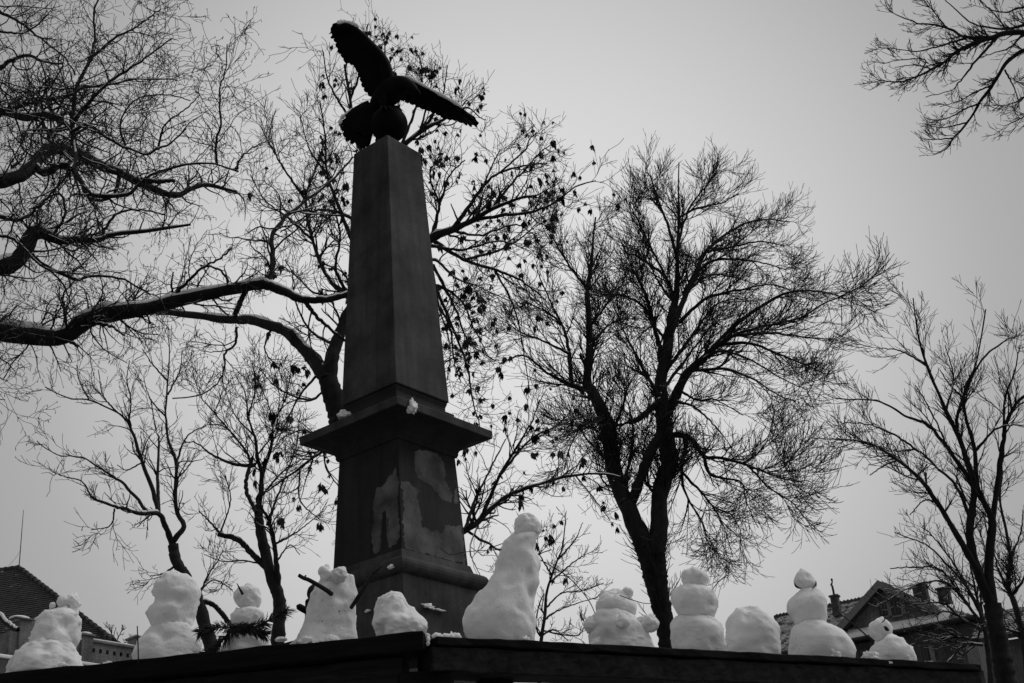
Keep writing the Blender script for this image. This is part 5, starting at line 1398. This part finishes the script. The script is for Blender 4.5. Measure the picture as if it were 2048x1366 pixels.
# low shed beyond the right edge tree
SO, su, _ = solve_dir((2004, 1271), (2046, 1264), 40.0)
sv = np.array([-su[1], su[0], 0]); sv = sv if sv[1] > 0 else -sv
shed = thing('low_shed', 'low shed with a snow covered roof at the right edge behind the slender tree', 'shed', (SO[0], SO[1], 0))
sp_ = lambda u_, v_, w_: SO + su * u_ + sv * v_ + ZT * w_
bm = bmesh.new(); frame_box(bm, SO, su, sv, ZT, -0.6, 4.0, 0.3, 3.5, -SO[2], -0.1); obj('wall', bm_mesh('wall', bm), M['plaster_dark'], shed)
bm = bmesh.new(); c = [sp_(-.9, 0, 0), sp_(4.4, 0, 0), sp_(4.4, 3.6, 1.5), sp_(-.9, 3.6, 1.5)]
hexa(bm, [p - ZT * .12 for p in c] + c); obj('roof', bm_mesh('roof', bm), M['house_wood'], shed)
sn_ = np.array(sv) * -0.38 + ZT * 0.92; sn_ /= np.linalg.norm(sn_)
tile_roof('roof_tiles', lambda s, t: (sp_(-.9 + 5.3 * s, 3.6 * t, 1.5 * t) + sn_ * .02, sn_), 12, 26, lambda s, t: True, M['tile_snowy'], shed, 0.06)

# hip-roofed house at the left
lh = thing('hip_roof_house', 'house with a dark tiled hip roof and a thin antenna at the left edge', 'house', tuple(P(-150, 1300, 44) * np.array([1, 1, 0])))
RP = P(38, 1137, 46.0)                                                 # ridge end
EO, eu, _ = solve_dir((-40, 1352), (235, 1318), 42.5)
ev = np.array([-eu[1], eu[0], 0]); ev = ev if ev[1] > 0 else -ev
ue_l, ue_r = np.dot(P(-320, 1352, 42.5) - EO, eu), np.dot(Pz(232, 1300, EO[2]) - EO, eu)
rdv, rdw, rdu = np.dot(RP - EO, ev), RP[2] - EO[2], np.dot(RP - EO, eu)
lp_ = lambda u_, v_, w_: EO + eu * u_ + ev * v_ + ZT * w_
er = lp_(ue_r, 0, 0)
# the eave corner sits where the hip line, followed down the photo, meets the eave plane
EC = Pz(226, 1296, EO[2])
ur_c = np.dot(EC - EO, eu); vr_c = np.dot(EC - EO, ev)
ln = math.hypot(rdv, rdw); nl = np.array(ev) * (-rdw / ln) + ZT * (rdv / ln)
def lroof(s, t): return lp_(ue_l + (ur_c - ue_l) * s, rdv * t, rdw * t) + nl * .02, nl
def hip_in(s, t):
    u_ = ue_l + (ur_c - ue_l) * s
    return u_ < ur_c + (rdu - ur_c) * t
bm = bmesh.new()
for poly in ([lp_(ue_l, 0, 0), lp_(ur_c, 0, 0), RP, lp_(ue_l, rdv, rdw)], [lp_(ur_c, 0, 0), lp_(rdu, 2 * rdv, 0), RP], [lp_(ue_l, 2 * rdv, 0), lp_(rdu, 2 * rdv, 0), RP, lp_(ue_l, rdv, rdw)]):
    t_ = [bm.verts.new(tuple(p)) for p in poly]; b_v = [bm.verts.new(tuple(p - ZT * .15)) for p in poly]
    bm.faces.new(t_); bm.faces.new(b_v[::-1])
    for i in range(len(poly)): bm.faces.new((t_[i], b_v[i], b_v[(i + 1) % len(poly)], t_[(i + 1) % len(poly)]))
obj('roof_deck', bm_mesh('roof_deck', bm), M['house_wood'], lh)
tile_roof('roof_tiles', lroof, 50, 95, hip_in, M['tile_dark'], lh, 0.035)
bm = bmesh.new(); frame_box(bm, EO, eu, ev, ZT, ue_l + .3, rdu + .4, 0.4, rdv, -EO[2], -.1); obj('wall', bm_mesh('wall', bm), M['plaster_dark'], lh)
for a, b, cnt in ((lp_(ur_c, 0, 0), RP, 26), (RP, lp_(ue_l, rdv, rdw), 14)):
    for k in range(cnt):
        p, q = a + (b - a) * k / cnt, a + (b - a) * (k + 1.1) / cnt
        V, F = tubes(np.array([p, (p + q) / 2, q])[None] + ZT * 0.04, np.array([[0.10, .085, .065]]), 7)
        obj('hip_tile', mesh_np('hip_tile', V, F), M['tile_dark'], lh)
tube_obj('antenna', [(37.5, 1140, 46, 2.0), (40, 1110, 46, 1.8), (43, 1070, 46, 1.5), (47, 1020, 46, 1.0)], M['metal'], lh, 6, 10)
tube_obj('guy_wire', [(40, 1102, 46, 0.6), (32, 1115, 46, 0.6), (17, 1132, 46, .6)], M['metal'], lh, 4, 10)

# parapet wall with square holes in front of that roof
PO, pu_, _ = solve_dir((150, 1300), (270, 1318), 34.0)
pv_ = np.array([-pu_[1], pu_[0], 0]); pv_ = pv_ if pv_[1] > 0 else -pv_
par_ = thing('parapet_wall', 'pale plastered parapet with a row of square holes below the tiled roof', 'wall', (PO[0], PO[1], 0))
def pbox(name, x0, x1, y0, y1, d0, d1, mat, off=0.0, bev=0.01, parent=None):
    return box_px(name, PO, pu_, pv_, x0, x1, y0, y1, d0, d1, mat, parent or par_, off, bev)
holes = [187, 201, 215, 229, 242.5, 256]
kk = 0.0786                                                          # slope of the wall in the photo
yt = lambda x: 1284 + (x - 183) * 0.125
top_, mid0, mid1, bot_ = 0, 0, 0, 0
# wall body below and above the holes, and the pieces between them
z_of = lambda x, y: Pplane(x, y, PO, pv_)[2] - PO[2]
u_of = lambda x, y: np.dot(Pplane(x, y, PO, pv_) - PO, pu_)
za, zb_, zc_ = z_of(225, 1291), z_of(215, 1300.5), z_of(215, 1309)
ua2, ub2 = u_of(150, 1300), u_of(272, 1300)
bm = bmesh.new()
frame_box(bm, PO, pu_, pv_, ZT, ua2, ub2, 0, 0.22, -PO[2] * 0.5, zc_)
frame_box(bm, PO, pu_, pv_, ZT, ua2, ub2, 0, 0.22, zb_, za)
hw_ = 3.4 * mpp(PO)
prev = ua2
for hx in holes:
    c_ = u_of(hx, 1304)
    frame_box(bm, PO, pu_, pv_, ZT, prev, c_ - hw_, 0.0, 0.22, zc_, zb_); prev = c_ + hw_
frame_box(bm, PO, pu_, pv_, ZT, prev, ub2, 0.0, 0.22, zc_, zb_)
frame_box(bm, PO, pu_, pv_, ZT, ua2, ub2, 0.215, 0.25, zc_ - .02, zb_ + .02)
obj('wall_body', bm_mesh('wall_body', bm), M['plaster'], par_)
bm = bmesh.new(); frame_box(bm, PO, pu_, pv_, ZT, ua2, ub2, -0.05, 0.27, za + .002, za + .06); bevel(bm, .01, 1); obj('coping', bm_mesh('coping', bm), M['plaster'], par_)
bm = bmesh.new(); frame_box(bm, PO, pu_, pv_, ZT, ua2, ub2, -0.04, 0.25, za + .062, za + .10); bevel(bm, .015, 2); obj('coping_snow', bm_mesh('coping_snow', bm, True), M['snow_cap'], par_)
for x0, x1, y0, y1 in ((159, 182, 1273, 1330), (268, 276, 1277, 1330)):
    f, (a, b, w0, w1) = pbox('pier', x0, x1, y0, y1, -0.08, 0.34, M['plaster'])
    bm = bmesh.new(); frame_box(bm, PO, pu_, pv_, ZT, a - .05, b + .05, -.13, .39, w1 + .002, w1 + .06); bevel(bm, .015, 1)
    obj('pier_cap', bm_mesh('pier_cap', bm), M['plaster'], f)
    o_ = lump('pier_snow', PO + pu_ * (a + b) / 2 + pv_ * .13 + ZT * (w1 + .075), (b - a) * .55, .25, .06, M['snow_cap'], f, 4, math.atan2(pu_[1], pu_[0]), .1)
s0_ = thing('gate_pier', 'tall plastered pier with a snowy cap in front of the tiled roof', 'pier', tuple(P(50, 1300, 33) * np.array([1, 1, 0])))
PO2 = P(50, 1300, 33.0)
for nm_, a in (('pier_body', (33, 65, 1239, 1420, 0, .4)), ('pier_base', (14, 66, 1264, 1420, .05, .5))):
    box_px(nm_, PO2, pu_, pv_, *a, M['plaster'], s0_, 0.0 if nm_ == 'pier_body' else .01, .01)
f, (a, b, w0, w1) = box_px('pier_cap', PO2, pu_, pv_, 29, 66, 1236, 1239, -.06, .46, M['plaster'], s0_, 0, .01)
lump('pier_snow', PO2 + pu_ * (a + b) / 2 + pv_ * .2 + ZT * (w1 + .012), (b - a) * .5, .24, .085, M['snow_cap'], s0_, 9, math.atan2(pu_[1], pu_[0]), .08)
PO3 = P(0, 1306, 31.0)
s1_ = thing('garden_wall', 'dark garden wall with a snowy top at the left edge', 'wall', (PO3[0], PO3[1], 0))
f, (a, b, w0, w1) = box_px('wall_body', PO3, pu_, pv_, -120, 20, 1309, 1450, 0, .3, M['plaster_dark'], s1_)
bm = bmesh.new(); frame_box(bm, PO3, pu_, pv_, ZT, a, b, -.03, .32, w1 + .002, w1 + .10); bevel(bm, .03, 2); obj('wall_snow', bm_mesh('wall_snow', bm, True), M['snow_cap'], s1_)
bm = bmesh.new(); PO4 = P(200, 1331, 30.0)
f, (a, b, w0, w1) = box_px('ledge', PO4, pu_, pv_, 100, 275, 1333, 1460, 0, .5, M['plaster_dark'], None)
tag(f, 'dark ledge below the parapet between the first two snow figures', 'ledge')
bm.free(); bm = bmesh.new(); frame_box(bm, PO4, pu_, pv_, ZT, a, b, -.02, .5, w1 + .002, w1 + .08); bevel(bm, .02, 2); obj('ledge_snow', bm_mesh('ledge_snow', bm, True), M['snow_cap'], f)

# bare twigs rising behind the parapet
tw_limbs = [([(232, 1340), (231, 1300), (230, 1288)], 3, 3), ([(230, 1290), (222, 1265), (212, 1250)], 2.4, 1.2), ([(230, 1290), (240, 1268), (248, 1256)], 2.4, 1.2), ([(230, 1290), (228, 1270), (232, 1255)], 2, 1.2), ([(231, 1300), (250, 1285), (262, 1272)], 2, 1.2), ([(230, 1292), (205, 1275), (195, 1262)], 2, 1.2)]
tree('bare_shrub', 'small bare shrub showing above the parapet with square holes', 36.0, tw_limbs, [dict(n=40, px=(10, 26), ang=(20, 45), S=6, jit=0.12, up=0.05, tmin=0.3, rk=0.7, rpx=1.4, rtip=0.7, K=4), dict(n=80, px=(5, 12), ang=(20, 50), S=5, jit=0.12, up=0.05, tmin=0.3, rk=0.8, rpx=1.1, rtip=0.8, K=3)], M['bark_far'], spread=.4, seed=31, snow=0, cat='shrub')
